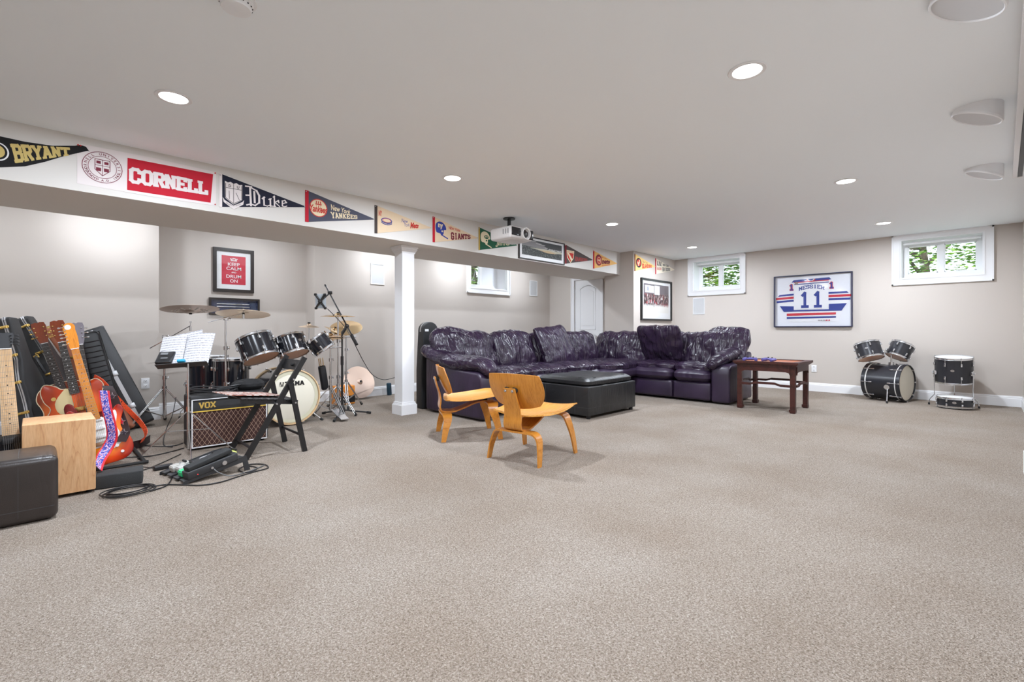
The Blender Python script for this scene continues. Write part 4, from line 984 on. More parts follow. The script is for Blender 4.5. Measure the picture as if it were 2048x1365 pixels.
SLAB = {  # strokes on a 4 x 6 grid, serif centres (x, y, width)
 'A': ([[(.5, 0), (1.9, 6)], [(3.5, 0), (2.1, 6)], [(1, 1.9), (3, 1.9)]], [(.5, 0, 1.5), (3.5, 0, 1.5), (1.7, 6, 1.4)]),
 'B': ([[(.8, 0), (.8, 6)], [(.8, 6), (2.9, 6), (3.5, 5.3), (3.5, 3.9), (2.9, 3.2), (.8, 3.2)], [(2.9, 3.2), (3.6, 2.5), (3.6, .7), (2.9, 0), (.8, 0)]], [(.5, 0, 1), (.5, 6, 1)]),
 'C': ([[(3.5, 4.6), (3.5, 5.2), (2.8, 6), (1.3, 6), (.5, 5.2), (.5, .8), (1.3, 0), (2.8, 0), (3.5, .8), (3.5, 1.5)]], []),
 'E': ([[(.8, 0), (.8, 6)], [(.8, 6), (3.5, 6), (3.5, 4.9)], [(.8, 3), (2.6, 3)], [(.8, 0), (3.5, 0), (3.5, 1.1)]], [(.5, 0, 1), (.5, 6, 1)]),
 'G': ([[(3.5, 4.6), (3.5, 5.2), (2.8, 6), (1.3, 6), (.5, 5.2), (.5, .8), (1.3, 0), (2.8, 0), (3.5, .8), (3.5, 2.6), (2.2, 2.6)]], []),
 'I': ([[(2, 0), (2, 6)]], [(2, 0, 2), (2, 6, 2)]),
 'K': ([[(.8, 0), (.8, 6)], [(3.4, 6), (.9, 2.9)], [(1.6, 3.4), (3.5, 0)]], [(.8, 0, 1.5), (.8, 6, 1.5), (3.4, 6, 1.2), (3.5, 0, 1.2)]),
 'L': ([[(.9, 0), (.9, 6)], [(.9, 0), (3.5, 0), (3.5, 1.4)]], [(.9, 6, 1.7), (.6, 0, 1.2)]),
 'M': ([[(.6, 0), (.6, 6), (2, 2.4), (3.4, 6), (3.4, 0)]], [(.6, 0, 1.3), (3.4, 0, 1.3), (.4, 6, 1), (3.6, 6, 1)]),
 'N': ([[(.7, 0), (.7, 6), (3.2, .2), (3.2, 6)]], [(.7, 0, 1.4), (.5, 6, 1), (3.3, 6, 1.4)]),
 'O': ([[(1.3, 0), (.5, .8), (.5, 5.2), (1.3, 6), (2.7, 6), (3.5, 5.2), (3.5, .8), (2.7, 0), (1.3, 0)]], []),
 'R': ([[(.8, 0), (.8, 6)], [(.8, 6), (2.9, 6), (3.5, 5.3), (3.5, 3.8), (2.9, 3), (.8, 3)], [(2.2, 3), (3.5, 0)]], [(.8, 0, 1.6), (.5, 6, 1), (3.6, 0, 1)]),
 'S': ([[(3.4, 4.7), (3.4, 5.3), (2.8, 6), (1.2, 6), (.5, 5.3), (.5, 3.9), (1.2, 3.2), (2.8, 2.8), (3.5, 2.1), (3.5, .7), (2.8, 0), (1.2, 0), (.5, .7), (.5, 1.4)]], []),
 'T': ([[(2, 0), (2, 6)], [(.4, 4.9), (.4, 6), (3.6, 6), (3.6, 4.9)]], [(2, 0, 2)]),
 'Y': ([[(.5, 6), (2, 3), (3.5, 6)], [(2, 3), (2, 0)]], [(.5, 6, 1.5), (3.5, 6, 1.5), (2, 0, 1.9)]),
 '1': ([[(2, 0), (2, 6), (1, 4.9)]], [(2, 0, 2.6)]),
 'X': ([[(.5, 0), (3.5, 6)], [(.5, 6), (3.5, 0)]], [(.5, 0, 1.3), (3.5, 0, 1.3), (.5, 6, 1.3), (3.5, 6, 1.3)]),
 'V': ([[(.5, 6), (2, 0), (3.5, 6)]], [(.5, 6, 1.3), (3.5, 6, 1.3)]),
 'U': ([[(.6, 6), (.6, .9), (1.4, 0), (2.6, 0), (3.4, .9), (3.4, 6)]], [(.6, 6, 1.5), (3.4, 6, 1.3)]),
 'H': ([[(.7, 0), (.7, 6)], [(3.3, 0), (3.3, 6)], [(.7, 3), (3.3, 3)]], [(.7, 0, 1.4), (.7, 6, 1.4), (3.3, 0, 1.4), (3.3, 6, 1.4)]),
 'D': ([[(.8, 0), (.8, 6)], [(.8, 6), (2.6, 6), (3.5, 5), (3.5, 1), (2.6, 0), (.8, 0)]], [(.5, 0, 1), (.5, 6, 1)])}
def slab(m, body, warp, z, t=1.0, mi=0, M=None, gap=.25, sf=.55):
    """slab-serif lettering; warp maps (u,v) in [0,1]^2 to the plane"""
    n = len(body); W = n * 4.5 + (n - 1) * gap
    def q(a, b, th):
        a, b = V(a), V(b); d = b - a; L = max(d.length, 1e-6); d /= L; nn = V((-d.y, d.x)) * th / 2; e = d * th * .38
        P = [a - e - nn, b + e - nn, b + e + nn, a - e + nn]
        slab.k = getattr(slab, 'k', 0) + 1
        out = [tuple(warp(p.x / W, (p.y + .5) / 7)) + (z + (slab.k % 40) * 1.5e-5,) for p in P]
        m.add(out, [(0, 1, 2, 3)], mi, M)
    for i, ch in enumerate(body):
        if ch not in SLAB: continue
        ox = i * (4.5 + gap) + .25
        st, se = SLAB[ch]
        for pl in st:
            for a, b in zip(pl, pl[1:]): q((a[0] + ox, a[1]), (b[0] + ox, b[1]), t)
        for x, y, w in se: q((x + ox - w / 2 + .2, y), (x + ox + w / 2 - .2, y), t * sf + .2)
    return m
def boxwarp(x0, y0, x1, y1): return lambda u, v: (x0 + u * (x1 - x0), y0 + v * (y1 - y0))

tolex = mat('black_tolex', (.014, .014, .015), .55, bump=.3, bscale=350)
grl, nt, b, N, L = nodes('diamond_grille_cloth', .8)
tc = N('ShaderNodeTexCoord'); sx = N('ShaderNodeSeparateXYZ'); L(tc.outputs['Object'], sx.inputs[0])
outs = []
for sg in (1, -1):
    a = N('ShaderNodeMath'); a.operation = 'MULTIPLY'; a.inputs[1].default_value = 28.0; L(sx.outputs['X'], a.inputs[0])
    c = N('ShaderNodeMath'); c.operation = 'MULTIPLY'; c.inputs[1].default_value = 18.0 * sg; L(sx.outputs['Z'], c.inputs[0])
    d = N('ShaderNodeMath'); d.operation = 'ADD'; L(a.outputs[0], d.inputs[0]); L(c.outputs[0], d.inputs[1])
    f = N('ShaderNodeMath'); f.operation = 'PINGPONG'; f.inputs[1].default_value = .5; L(d.outputs[0], f.inputs[0])
    g = N('ShaderNodeMath'); g.operation = 'LESS_THAN'; g.inputs[1].default_value = .045; L(f.outputs[0], g.inputs[0]); outs.append(g.outputs[0])
mxn = N('ShaderNodeMath'); mxn.operation = 'MAXIMUM'; L(outs[0], mxn.inputs[0]); L(outs[1], mxn.inputs[1])
L(ramp(N, L, mxn.outputs[0], [(0, '3A1E19'), (1, 'A98C78')], 'CONSTANT'), b.inputs['Base Color']); 
ramp_ = nt.nodes['Color Ramp'] if 'Color Ramp' in nt.nodes else None
t = thing('guitar_amplifier', 'black guitar amplifier with brown diamond grille cloth', 'amplifier', T(.898, 4.632, 0) @ RZ(-1.5))
aw, ad, ah = .605, .25, .452
MB().rbox((aw / 2, ad / 2, ah / 2 + .008), (aw, ad, ah - .012), .018).obj('cabinet', tolex, t)
MB().b2((.022, -.004, .030), (aw - .022, .010, .315)).obj('grille_cloth', grl, t)
m = MB(); e = .008
for a, b_, c, d in ((.014, .020, aw - .014, .020 + e), (.014, .020, .014 + e, ah - .03), (aw - .014 - e, .020, aw - .014, ah - .03), (.014, ah - .03 - e * .6, aw - .014, ah - .03)): m.b2((a, -.010, b_), (c, 0, d))
m.obj('white_piping', white, t); MB().b2((.022, -.009, .316), (aw - .022, 0, .324)).obj('gold_piping', mat('gold_piping', (.75, .50, .08), .4), t)
m = MB(); slab(m, 'VOX', boxwarp(.065, .345, .19, .395), .0, 1.25, M=frame((0, -.003, 0), V((1, 0, 0)), V((0, 0, 1)), V((0, -1, 0))), gap=0); m.obj('lettering', mat('logo_gold', (.70, .48, .12), .35, .6), t)
m = MB(); m.tube(spline([(.22, .12, ah), (.24, .12, ah + .03), (.36, .12, ah + .03), (.38, .12, ah)], 5), .010); m.obj('carry_handle', black, t)
for x in (.04, aw - .04):
    for y in (.04, ad - .04): MB().cyl((x, y, 0), (x, y, .015), .016, n=10).obj('rubber_foot', rubber, t)
# cable coil and black bag on the amp
m = MB()
for k in range(4): m.tube([( .17 * cos(a_) * (1 + .06 * k) + .01 * k, .085 * sin(a_) * (1 - .05 * k), .012 + .012 * k + .012 * sin(a_ * 2 + k)) for a_ in [2 * pi * i / 36 for i in range(36)]], .006, n=6, close=True)
tag(m.obj('cable_coil', black, None, T(1.10, 4.76, .452 + .0) @ RZ(-2)), 'coiled black cable lying on top of the amplifier', 'cable')
fold_ = cushion((.26, .15, .09), n=14, seed=5, fold=.016, fs=9, ex=2.2, ez=1.6)
tag(soft(fold_, 'cloth_bag', mat('black_cloth', (.008, .008, .009), .8), None, T(1.39, 4.78, .500)), 'crumpled black cloth on the right end of the amplifier', 'cloth')

# music stand with music books
t = thing('music_stand', 'thin chrome folding music stand in front of the amplifier', 'music stand', T(.865, 4.50, 0))
for a in (158, -22, -97):
    c, s = cos(R(a)), sin(R(a)); m = MB(); m.tube([(0, 0, .36), (c * .32, s * .32, .010)], .0045, n=6); m.tube([(0, 0, .20), (c * .145, s * .145, .20)], .0035, n=6); l = m.obj('leg', chrome, t)
    MB().ball((c * .32, s * .32, .010), .010).obj('rubber_foot', rubber, l)
m = MB(); m.cyl((0, 0, .05), (0, 0, .45), .010, n=12); m.cyl((0, 0, .35), (0, 0, .39), .015, n=10); m.obj('lower_tube', chrome, t)
m = MB(); m.cyl((0, 0, .44), (0, 0, .74), .007, n=10); m.obj('upper_tube', chrome, t)
DM = T(atd(367, 733, 3.80)) @ RZ(-33) @ RX(-35) @ RY(-4.5)      # desk frame: x right, z up the slope
def desk(x, y, z): return DM @ V((x, y, z))
inv0 = T(.865, 4.50, 0).inverted()
m = MB(); m.b2((-.18, -.055, -.006), (.18, .006, 0), M=inv0 @ DM); m.b2((-.17, .0, 0), (.17, .006, .20), M=inv0 @ DM); m.tube([(0, 0, .70), inv0 @ DM @ V((0, .01, .05))], .008); m.obj('desk', mat('desk_dark_metal', (.05, .045, .045), .4), t)
staff, nt, b, N, L = nodes('sheet_music_paper', .8)
tc = N('ShaderNodeTexCoord'); sx = N('ShaderNodeSeparateXYZ'); L(tc.outputs['Object'], sx.inputs[0])
a = N('ShaderNodeMath'); a.operation = 'MULTIPLY'; a.inputs[1].default_value = 40; L(sx.outputs['Z'], a.inputs[0])
f = N('ShaderNodeMath'); f.operation = 'FRACT'; L(a.outputs[0], f.inputs[0])
nn = N('ShaderNodeTexNoise'); nn.inputs['Scale'].default_value = 150; L(tc.outputs['Object'], nn.inputs['Vector'])
mu = N('ShaderNodeMath'); mu.operation = 'MULTIPLY'; L(nn.outputs['Fac'], mu.inputs[1]); gt = N('ShaderNodeMath'); gt.operation = 'GREATER_THAN'; gt.inputs[1].default_value = .55; L(f.outputs[0], gt.inputs[0]); L(gt.outputs[0], mu.inputs[0])
L(ramp(N, L, mu.outputs[0], [(.0, 'CFCFD2'), (.40, 'C8C8CC'), (.50, 'B2B2B8'), (.62, '84848C')]), b.inputs['Base Color'])
def book(name, M, wd, ht, label, bulge=.02, grp=None, th=.010):
    t = thing(name, label, 'music book', M, grp)
    MB().shell(lambda u, v: (wd * (u - .5), -.001 + .002 * 0 - bulge * sin(pi * u) * .5, ht * v), 12, 6, th).obj('page_block', staff, t)
    return t
book('music_book', DM @ T(-.090, -.024, .002) @ RX(-3) @ RY(-2), .172, .285, 'left open page of sheet music on the music stand', .018)
book('music_book', DM @ T(.092, -.024, .002) @ RX(-3) @ RY(2), .182, .300, 'right open page of sheet music on the music stand', .022)
book('music_book', DM @ T(.06, -.008, .05) @ RX(-4) @ RY(-14), .19, .30, 'loose sheet of music sticking up behind the open book', .0, th=.003)
t = thing('tuner', 'black electronic metronome leaning on the left music page', 'metronome', DM @ T(-.125, -.055, .004) @ RX(-12) @ RY(3))
MB().rbox((0, 0, .062), (.115, .030, .125), .010).obj('device_body', black, t)
MB().rbox((-.012, -.0155, .092), (.050, .003, .022), .001).obj('display', mat('lcd_grey', (.20, .21, .22), .25), t); MB().rbox((.0, -.0155, .045), (.048, .003, .012), .001).obj('button_bar', mat('lcd_grey', (.20, .21, .22), .25), t)
tag(MB().rbox((0, 0, 0), (.055, .03, .022), .006).obj('page_clip', mat('cyan_plastic', (.02, .35, .60), .4), None, DM @ T(.0, -.055, .016)), 'bright blue clip at the foot of the open music pages', 'clip')

# folding chair: front feet at small X, back at larger X
t = thing('folding_chair', 'black wooden folding chair holding a magazine beside the amplifier', 'chair', T(1.35, 4.20, 0) @ RZ(-1))
hwid = .205
def bar(a, b, w, th, wd=(1, 0, 0)):
    m = MB(); m.band([a, b], wd, w, th); return m
for s in (-1, 1):
    y = s * hwid
    MB().band([(-.215, y, 0), (.235, y, .775)], (0, 1, 0), .022, .040).obj('long_leg', blackwood, t)
    yy = s * (hwid - .026)
    MB().band([(.225, yy + s * .052, 0), (.225 - .11, yy + s * .052, .565)], (0, 1, 0), .022, .038).obj('rear_leg', blackwood, t)
    MB().band([(-.235, s * (hwid - .026), .455), (.185, s * (hwid - .026), .405)], (0, 1, 0), .022, .034).obj('seat_rail', blackwood, t)
    for x, z in ((.135, .60), (.006, .415), (.15, .41)):
        MB().cyl((x, y - s * .02 + s * .0, z), (x, y + s * .040, z), .007, n=10).obj('pivot_bolt', steel, t)
for k in range(9):
    u = (k + .5) / 9; x = -.24 + u * .42; z = .474 - u * .05
    MB().rbox((x, 0, z), (.036, .40, .012), .003).obj('seat_slat', blackwood, t)
m = MB(); m.shell(lambda u, v: (.198 + .03 * v - .012 * (2 * u - 1) ** 2 + .012, -.195 + .39 * u, .705 - .045 + .085 * v), 10, 3, .014); o = m.obj('back_slat', blackwood, t)
m = MB(); m.cyl((.196, 0, .702), (.232, 0, .702), .011, n=14); m.obj('grip_hole', mat('grip_hole_dark', (.002, .002, .002), .9), o)
for x, z, ww in ((-.165, .085, .40), (.205, .135, .45), (.145, .42, .45)): 
    MB().cyl((x, -ww / 2, z), (x, ww / 2, z), .011, n=10).obj('crossbar', blackwood, t)
mgm, nt, b, N, L = nodes('magazine_print', .35); tc = N('ShaderNodeTexCoord'); n = N('ShaderNodeTexNoise'); n.inputs['Scale'].default_value = 38; n.inputs['Detail'].default_value = 3; L(tc.outputs['Object'], n.inputs['Vector'])
L(ramp(N, L, n.outputs['Fac'], [(.3, '6E4A44'), (.42, 'A8583F'), (.5, 'D9CFC8'), (.6, 'B9AFA8'), (.7, '8C3A2E')], 'CONSTANT'), b.inputs['Base Color'])
t = thing('magazine', 'open glossy magazine lying on the folding chair seat', 'magazine', T(1.235, 4.24, .478) @ RY(7) @ RZ(12))
MB().b2((-.22, -.14, 0), (0, .14, .006)).obj('left_page', mgm, t); MB().b2((0.001, -.14, 0), (.21, .14, .005)).obj('right_page', mgm, t)

# pedalboard
PB = T(.835, 3.845, 0) @ RZ(10) @ Matrix.Scale(.93, 4)
dark = mat('pedal_dark_grey', (.030, .031, .034), .5, bump=.1, bscale=300)
t = thing('pedalboard', 'black angled pedalboard frame on the carpet', 'pedalboard', PB)
m = MB(); S_ = [(-.20, .02), (.20, .075)]
for y in (-.17, -.06, .05, .16): m.add([(-.20, y, .012), (.20, y, .096), (.20, y + .07, .096), (-.20, y + .07, .012), (-.20, y, .024), (.20, y, .108), (.20, y + .07, .108), (-.20, y + .07, .024)], [(0, 3, 2, 1), (4, 5, 6, 7), (0, 1, 5, 4), (1, 2, 6, 5), (2, 3, 7, 6), (3, 0, 4, 7)])
m.obj('deck_rails', dark, t, smooth=False)
for y in (-.175, .225): m = MB(); m.prism([(-.21, 0), (-.21, .024), (.15, .108), (.215, .115), (.245, .0), (.205, 0), (.19, .070), (.10, .055)], 0, .008, 0, frame((0, y, 0), V((1, 0, 0)), V((0, 0, 1)), V((0, -1, 0)))); m.obj('side_frame', dark, t, smooth=False)
SL = RY(-12)
t = thing('volume_pedal', 'long black rocker pedal along the front of the pedalboard', 'effects pedal', PB @ T(0, -.145, .066) @ SL)
MB().rbox((-.01, 0, .026), (.345, .092, .058), .008).obj('pedal_base', dark, t)
MB().rbox((-.015, 0, .078), (.300, .084, .034), .008, M=RY(-3)).obj('treadle', mat('treadle_rubber', (.016, .017, .018), .75), t)
MB().cyl((.06, -.044, .020), (.06, -.052, .020), .016, n=18).obj('side_knob', steel, t); MB().cyl((-.025, -.044, .020), (-.025, -.052, .020), .009, n=14).obj('jack_socket', steel, t)
MB().ball((-.12, -.045, .016), .003).obj('power_light', mat('red_led', (.9, .02, .02), .4, emit=3), t)
def pedal(x, y, colr, label, w=.07, l=.12, nm='effects_pedal'):
    t = thing(nm, label, 'effects pedal', PB @ T(x, y, .066 + x * .21) @ SL, None)
    pm = mat('pedal_' + nm + '_%02d' % int(colr[0] * 99) + '%02d' % int(colr[1] * 99), colr, .4)
    MB().rbox((0, 0, .020), (l, w, .036), .005).obj('pedal_case', pm, t)
    MB().rbox((-.03, 0, .040), (l * .42, w * .85, .008), .003).obj('foot_plate', pm, t)
    for k in (-1, 0, 1): MB().cyl((.035, k * .02, .038), (.035, k * .02, .052), .0075, n=12).obj('control_knob', black, t)
    MB().cyl((.005, 0, .038), (.005, 0, .050), .006, n=10).obj('foot_switch', steel, t)
pedal(-.12, -.055, (.03, .55, .22), 'bright green effects pedal behind the rocker pedal')
pedal(-.10, .035, (.45, .45, .43), 'white effects pedal on the back left of the pedalboard')
pedal(.05, -.05, (.16, .20, .10), 'olive effects pedal in the middle of the pedalboard')
pedal(.055, .04, (.30, .30, .32), 'silver grey effects pedal at the back of the pedalboard')
pedal(.16, -.06, (.62, .66, .18), 'small yellow effects pedal at the right end of the pedalboard', .055, .075)
pedal(-.11, .125, (.42, .41, .38), 'pale effects pedal at the far back of the pedalboard')

# cables on the floor
def fl(pts, z=.006): return [onfloor(x, y) + V((0, 0, z)) for x, y in pts]
m = MB(); rnd = random.Random(4); pts = []
for i in range(0, 5 * 24):
    a = 2 * pi * i / 24; k = i / 24; rr = .135 - .010 * (k % 3) + .012 * sin(k * 2.1)
    pts.append(V((.405 + .012 * sin(k * 1.7) + rr * .92 * cos(a), 3.72 + .01 * cos(k * 2.3) + rr * .72 * sin(a), .006 + .005 * k * .7)))
m.tube(pts, .0036, n=6); tag(m.obj('cable_coil', black), 'round coil of black cable on the carpet before the foam block', 'cable')
cable('cable', fl([(303, 976), (330, 972), (365, 972), (400, 973), (440, 967), (478, 955), (512, 945), (536, 938), (528, 931), (500, 931), (482, 938), (478, 944)]), .0042, 'black cable looping round the front of the pedalboard')
cable('cable', fl([(500, 934), (514, 938), (505, 945), (488, 947), (478, 941), (490, 934), (505, 935)]), .0042, 'small loop of black cable right of the pedalboard')
cable('cable', fl([(341, 935), (347, 944), (344, 958), (332, 974), (300, 985)]), .004, 'thin black cable dropping from the power adapter to the coil')
cable('cable', fl([(285, 943), (300, 938), (330, 925), (362, 910)]), .0035, 'thin black cable from the foam block toward the amplifier')
cable('cable', fl([(286, 936), (312, 939)]), .0035, 'short black cord between foam block and power adapter')
cable('cable', fl([(238, 918), (270, 916), (302, 914), (340, 906), (368, 898)]), .004, 'black cable passing under the music stand foot')
cable('cable', fl([(288, 893), (320, 895), (350, 893), (366, 888)]), .004, 'black cable lying left of the amplifier')
cable('cable', [atd(352, 795, 5.0), atd(345, 830, 4.6), onfloor(333, 862) + V((0, 0, .02)), onfloor(327, 890) + V((0, 0, .006)), onfloor(345, 896) + V((0, 0, .006))], .004, 'black cable hanging between the cymbal stand and amplifier')
cable('cable', [PB @ V((-.02, -.20, .07)), PB @ V((.0, -.23, .045)), PB @ V((.06, -.26, .012)), PB @ V((.16, -.25, .006)), PB @ V((.26, -.22, .006)), PB @ V((.36, -.17, .006))], .004, 'grey patch cable plugged into the side of the rocker pedal', mat('grey_cable', (.12, .12, .12), .5))
t = tag(MB().rbox((0, 0, .016), (.115, .045, .030), .008).obj('power_adapter', black, None, T(onfloor(326, 939)) @ RZ(8)), 'small black power adapter brick left of the pedalboard', 'power adapter')

# ============================================================= GUITARS AND CASES
def lean(B, A, face):
    """frame at B: y runs to A, z faces the viewer side"""
    y = (V(A) - V(B)).normalized(); z = V(face); z = (z - y * z.dot(y)).normalized(); return frame(B, y.cross(z), y, z)
STRAT = [(0, 0), (.10, .005), (.155, .05), (.165, .12), (.145, .19), (.125, .24), (.14, .30), (.165, .36), (.15, .40), (.12, .395), (.085, .345), (.055, .335), (-.045, .34), (-.075, .36), (-.10, .42), (-.13, .435), (-.15, .40), (-.145, .34), (-.125, .26), (-.135, .20), (-.165, .12), (-.155, .04), (-.08, .002)]
HOLLOW = [(0, 0), (.10, .01), (.17, .06), (.19, .14), (.17, .21), (.13, .26), (.13, .31), (.145, .36), (.12, .40), (.08, .395), (.05, .375), (-.05, .375), (-.08, .40), (-.13, .42), (-.155, .38), (-.15, .32), (-.13, .27), (-.17, .21), (-.19, .14), (-.17, .06), (-.10, .01)]
ACOU = [(0, 0), (.11, .01), (.18, .07), (.195, .15), (.17, .23), (.135, .29), (.135, .34), (.145, .40), (.115, .46), (.05, .485), (-.05, .485), (-.115, .46), (-.145, .40), (-.135, .34), (-.135, .29), (-.17, .23), (-.195, .15), (-.18, .07), (-.11, .01)]
def smooth_outline(pts, k=4): return [(p.x, p.y) for p in spline([(a, b, 0) for a, b in pts], k, close=True)]
def burst(name, c0, c1, c2, r0=.10, cy=.18):
    m, nt, b, N, L = nodes(name, .18); b.inputs['Coat Weight'].default_value = .5
    tc = N('ShaderNodeTexCoord'); mp = N('ShaderNodeMapping'); mp.inputs['Location'].default_value = (0, -cy, 0); mp.inputs['Scale'].default_value = (1, .85, 0); L(tc.outputs['Object'], mp.inputs[0])
    ln = N('ShaderNodeVectorMath'); ln.operation = 'LENGTH'; L(mp.outputs[0], ln.inputs[0]); L(ramp(N, L, ln.outputs['Value'], [(r0, c0), (r0 + .055, c1), (r0 + .10, c2)]), b.inputs['Base Color'])
    return m
maplem = wood_mat('amber_maple', 'E0902E', 'D5842A', 'B56A1E', 1, (10, 1.2, 10), .22, 4, .4)
maplep = wood_mat('pale_maple', 'DDBB92', 'D3AE82', 'C09868', 1, (10, 1.2, 10), .3, 4)
ebony = mat('ebony_fingerboard', (.018, .014, .012), .35)
mahog = wood_mat('mahogany', '7A3418', '6A2C15', '45190C', 1, (10, 1.2, 10), .22, 4, .4)
fretm = mat('fret_wire', (.30, .29, .27), .7)
def guitar(label, M, outline, bodym, th=.045, neckm=maplem, board=maplem, headm=maplem, nut=.98 - .18, joint=.40, w0=.042, w1=.056, head='strat', guard=None, guardshape=None, ns=6, hard=chrome, dots=black, cat='guitar', pick=2, sc=.16, bind=None, frets=21):
    t = thing('guitar', label, cat, M, 'guitars standing in the corner'); m = MB()
    o = smooth_outline(outline); rounded_block(m, o, -th, 0, .008); m.obj('body', bodym, t)
    if bind: 
        m = MB(); k = len(o)
        for i in range(k): m.seg(o[i], o[(i + 1) % k], .005, -.004, .0012)
        m.obj('binding', bind, t)
    if guard:
        MB().prism(smooth_outline(guardshape, 3), .0005, .003).obj('pickguard', guard, t)
    zf = .012
    m = MB(); m.add([(-w1 / 2, joint, -.018), (w1 / 2, joint, -.018), (w1 / 2, joint, zf - .004), (-w1 / 2, joint, zf - .004), (-w0 / 2, nut, -.014), (w0 / 2, nut, -.014), (w0 / 2, nut, zf - .004), (-w0 / 2, nut, zf - .004)], [(0, 3, 2, 1), (4, 5, 6, 7), (0, 1, 5, 4), (1, 2, 6, 5), (2, 3, 7, 6), (3, 0, 4, 7)]); m.obj('neck', neckm, t)
    fe = joint - .07; wE = w1 + (w1 - w0) * .07 / (nut - joint)
    m = MB(); m.add([(-wE / 2, fe, zf - .004), (wE / 2, fe, zf - .004), (w0 / 2, nut, zf - .004), (-w0 / 2, nut, zf - .004), (-wE / 2, fe, zf), (wE / 2, fe, zf), (w0 / 2, nut, zf), (-w0 / 2, nut, zf)], [(0, 3, 2, 1), (4, 5, 6, 7), (0, 1, 5, 4), (1, 2, 6, 5), (2, 3, 7, 6), (3, 0, 4, 7)]); fm_ = m
    S_ = (nut - fe) / (1 - 2 ** (-frets / 12)); m = fm_; md = fm_
    for k in range(1, frets + 1):
        y = nut - S_ * (1 - 2 ** (-k / 12)) + .003; wy = w0 + (wE - w0) * (nut - y) / (nut - fe); m.box((0, y, zf + .0003), (wy * .98, .0015, .0012), 1)
        if k in (3, 5, 7, 9, 15, 17, 19): md.disc((0, y + .008), .0036, zf, zf + .0006, 2, n=10)
        if k == 12:
            for q in (-.012, .012): md.disc((q, y + .008), .0036, zf, zf + .0006, 2, n=10)
    m.obj('fingerboard', [board, fretm, dots], t, smooth=False); MB().box((0, nut + .002, zf), (w0, .005, .008)).obj('nut', paper, t)
    if head == 'strat': hs = [(-.021, 0), (-.026, .03), (-.034, .05), (-.030, .10), (-.034, .165), (-.010, .195), (.022, .190), (.034, .165), (.030, .145), (.033, .10), (.030, .05), (.021, 0)]; pegs = [(-.040, .045 + .025 * k) for k in range(6)]
    else:
        w = .030 if head == 'open' else .034
        hs = [(-.022, 0), (-w - .004, .05), (-w - .014, .15), (-w - .008, .18), (-.012, .185), (0, .178), (.012, .185), (w + .008, .18), (w + .014, .15), (w + .004, .05), (.022, 0)]; pegs = [(s_ * (w + .014), .06 + .038 * k) for s_ in (-1, 1) for k in range(3)]
        if ns == 8: pegs = [(s_ * (w + .016), .045 + .032 * k) for s_ in (-1, 1) for k in range(4)]
    if ns == 8: hs = [(x, y * .58) for x, y in hs]; pegs = [(x, y * .62) for x, y in pegs]
    HM = T(0, nut, 0) @ RX(-10 if head != 'strat' else -3)
    m = MB(); m.prism(smooth_outline(hs, 3) if head == 'strat' else hs, -.012, .003, 0, HM); hd = m.obj('headstock', headm, t)
    for x, y in pegs:
        s_ = 1 if x > 0 else -1; m = MB(); m.cyl((x - s_ * .016, y, .003), (x - s_ * .016, y, .016), .0042, n=10, M=HM); m.tube([(x - s_ * .01, y, -.006), (x + s_ * .008, y, -.006)], .003, n=6, M=HM); m.ball((x + s_ * .014, y, -.006), (.008, .006, .004), M=HM, n=10); m.obj('tuning_peg', hard, hd)
    m = MB(); by = outline and .115
    for k in range(ns):
        u = (k - (ns - 1) / 2) / max(1, ns - 1); m.tube([(u * w1 * .92, sc, .016), (u * w0 * .82, nut + .002, zf + .006)], .0004 + .0002 * (ns - k) / ns, n=4)
    m.obj('strings', mat('string_grey', (.22, .21, .20), .7), t)
    m = MB(); m.rbox((0, sc - .005, .007), (.085, .028, .014), .003); br_ = m.obj('bridge', hard, t)
    for k in range(pick):
        y = sc + .045 + k * (.062 if pick > 2 else .11); MB().rbox((0, y, .006), (.078, .024 if head == 'strat' else .036, .012), .004).obj('pickup', paper if head == 'strat' else hard, t)
    if head != 'none':
        for x, y in ((.075, .11), (.095, .06)): 
            if pick: MB().cyl((x, y, 0), (x, y, .018), .011, .009, n=14).obj('control_knob', gold if hard is gold else paper, t)
    return t
FACE = (-.12, -1, .15)
# black eight-string at the left edge
EIGHT = guitar('black eight string guitar with pale maple fingerboard at the left edge', lean((-.085, 4.18, .03), (-.135, 4.30, 1.0), (.06, -1, .1)), STRAT, mat('black_gloss', (.010, .010, .012), .12, coat=.5), neckm=maplep, board=maplep, headm=black, w0=.056, w1=.072, head='open', ns=8, pick=2, nut=.86, joint=.40, sc=.14, frets=24, hard=black)
# sunburst solid body in front
SG = [(-.02, .13), (.06, .10), (.11, .14), (.11, .20), (.10, .26), (.12, .33), (.115, .37), (.075, .345), (.03, .335), (-.045, .345), (-.075, .39), (-.10, .38), (-.085, .30), (-.06, .22), (-.07, .13)]
sbm = burst('sunburst_orange_red', 'F08A1E', 'E2481A', '8E1408', .10)
SB = guitar('sunburst electric guitar with amber neck and white pickguard behind the wood box', lean((.375, 4.47, .035), (.165, 4.66, 1.06), FACE), STRAT, sbm, guard=mat('guard_white', (.80, .80, .77), .3), guardshape=SG, nut=.86, pick=3)
MB().disc((0, 0), .018, .0035, .0045, M=T(-.006, .86, 0) @ RX(-3) @ T(0, .165, 0)).obj('headstock_decal', paper, SB)
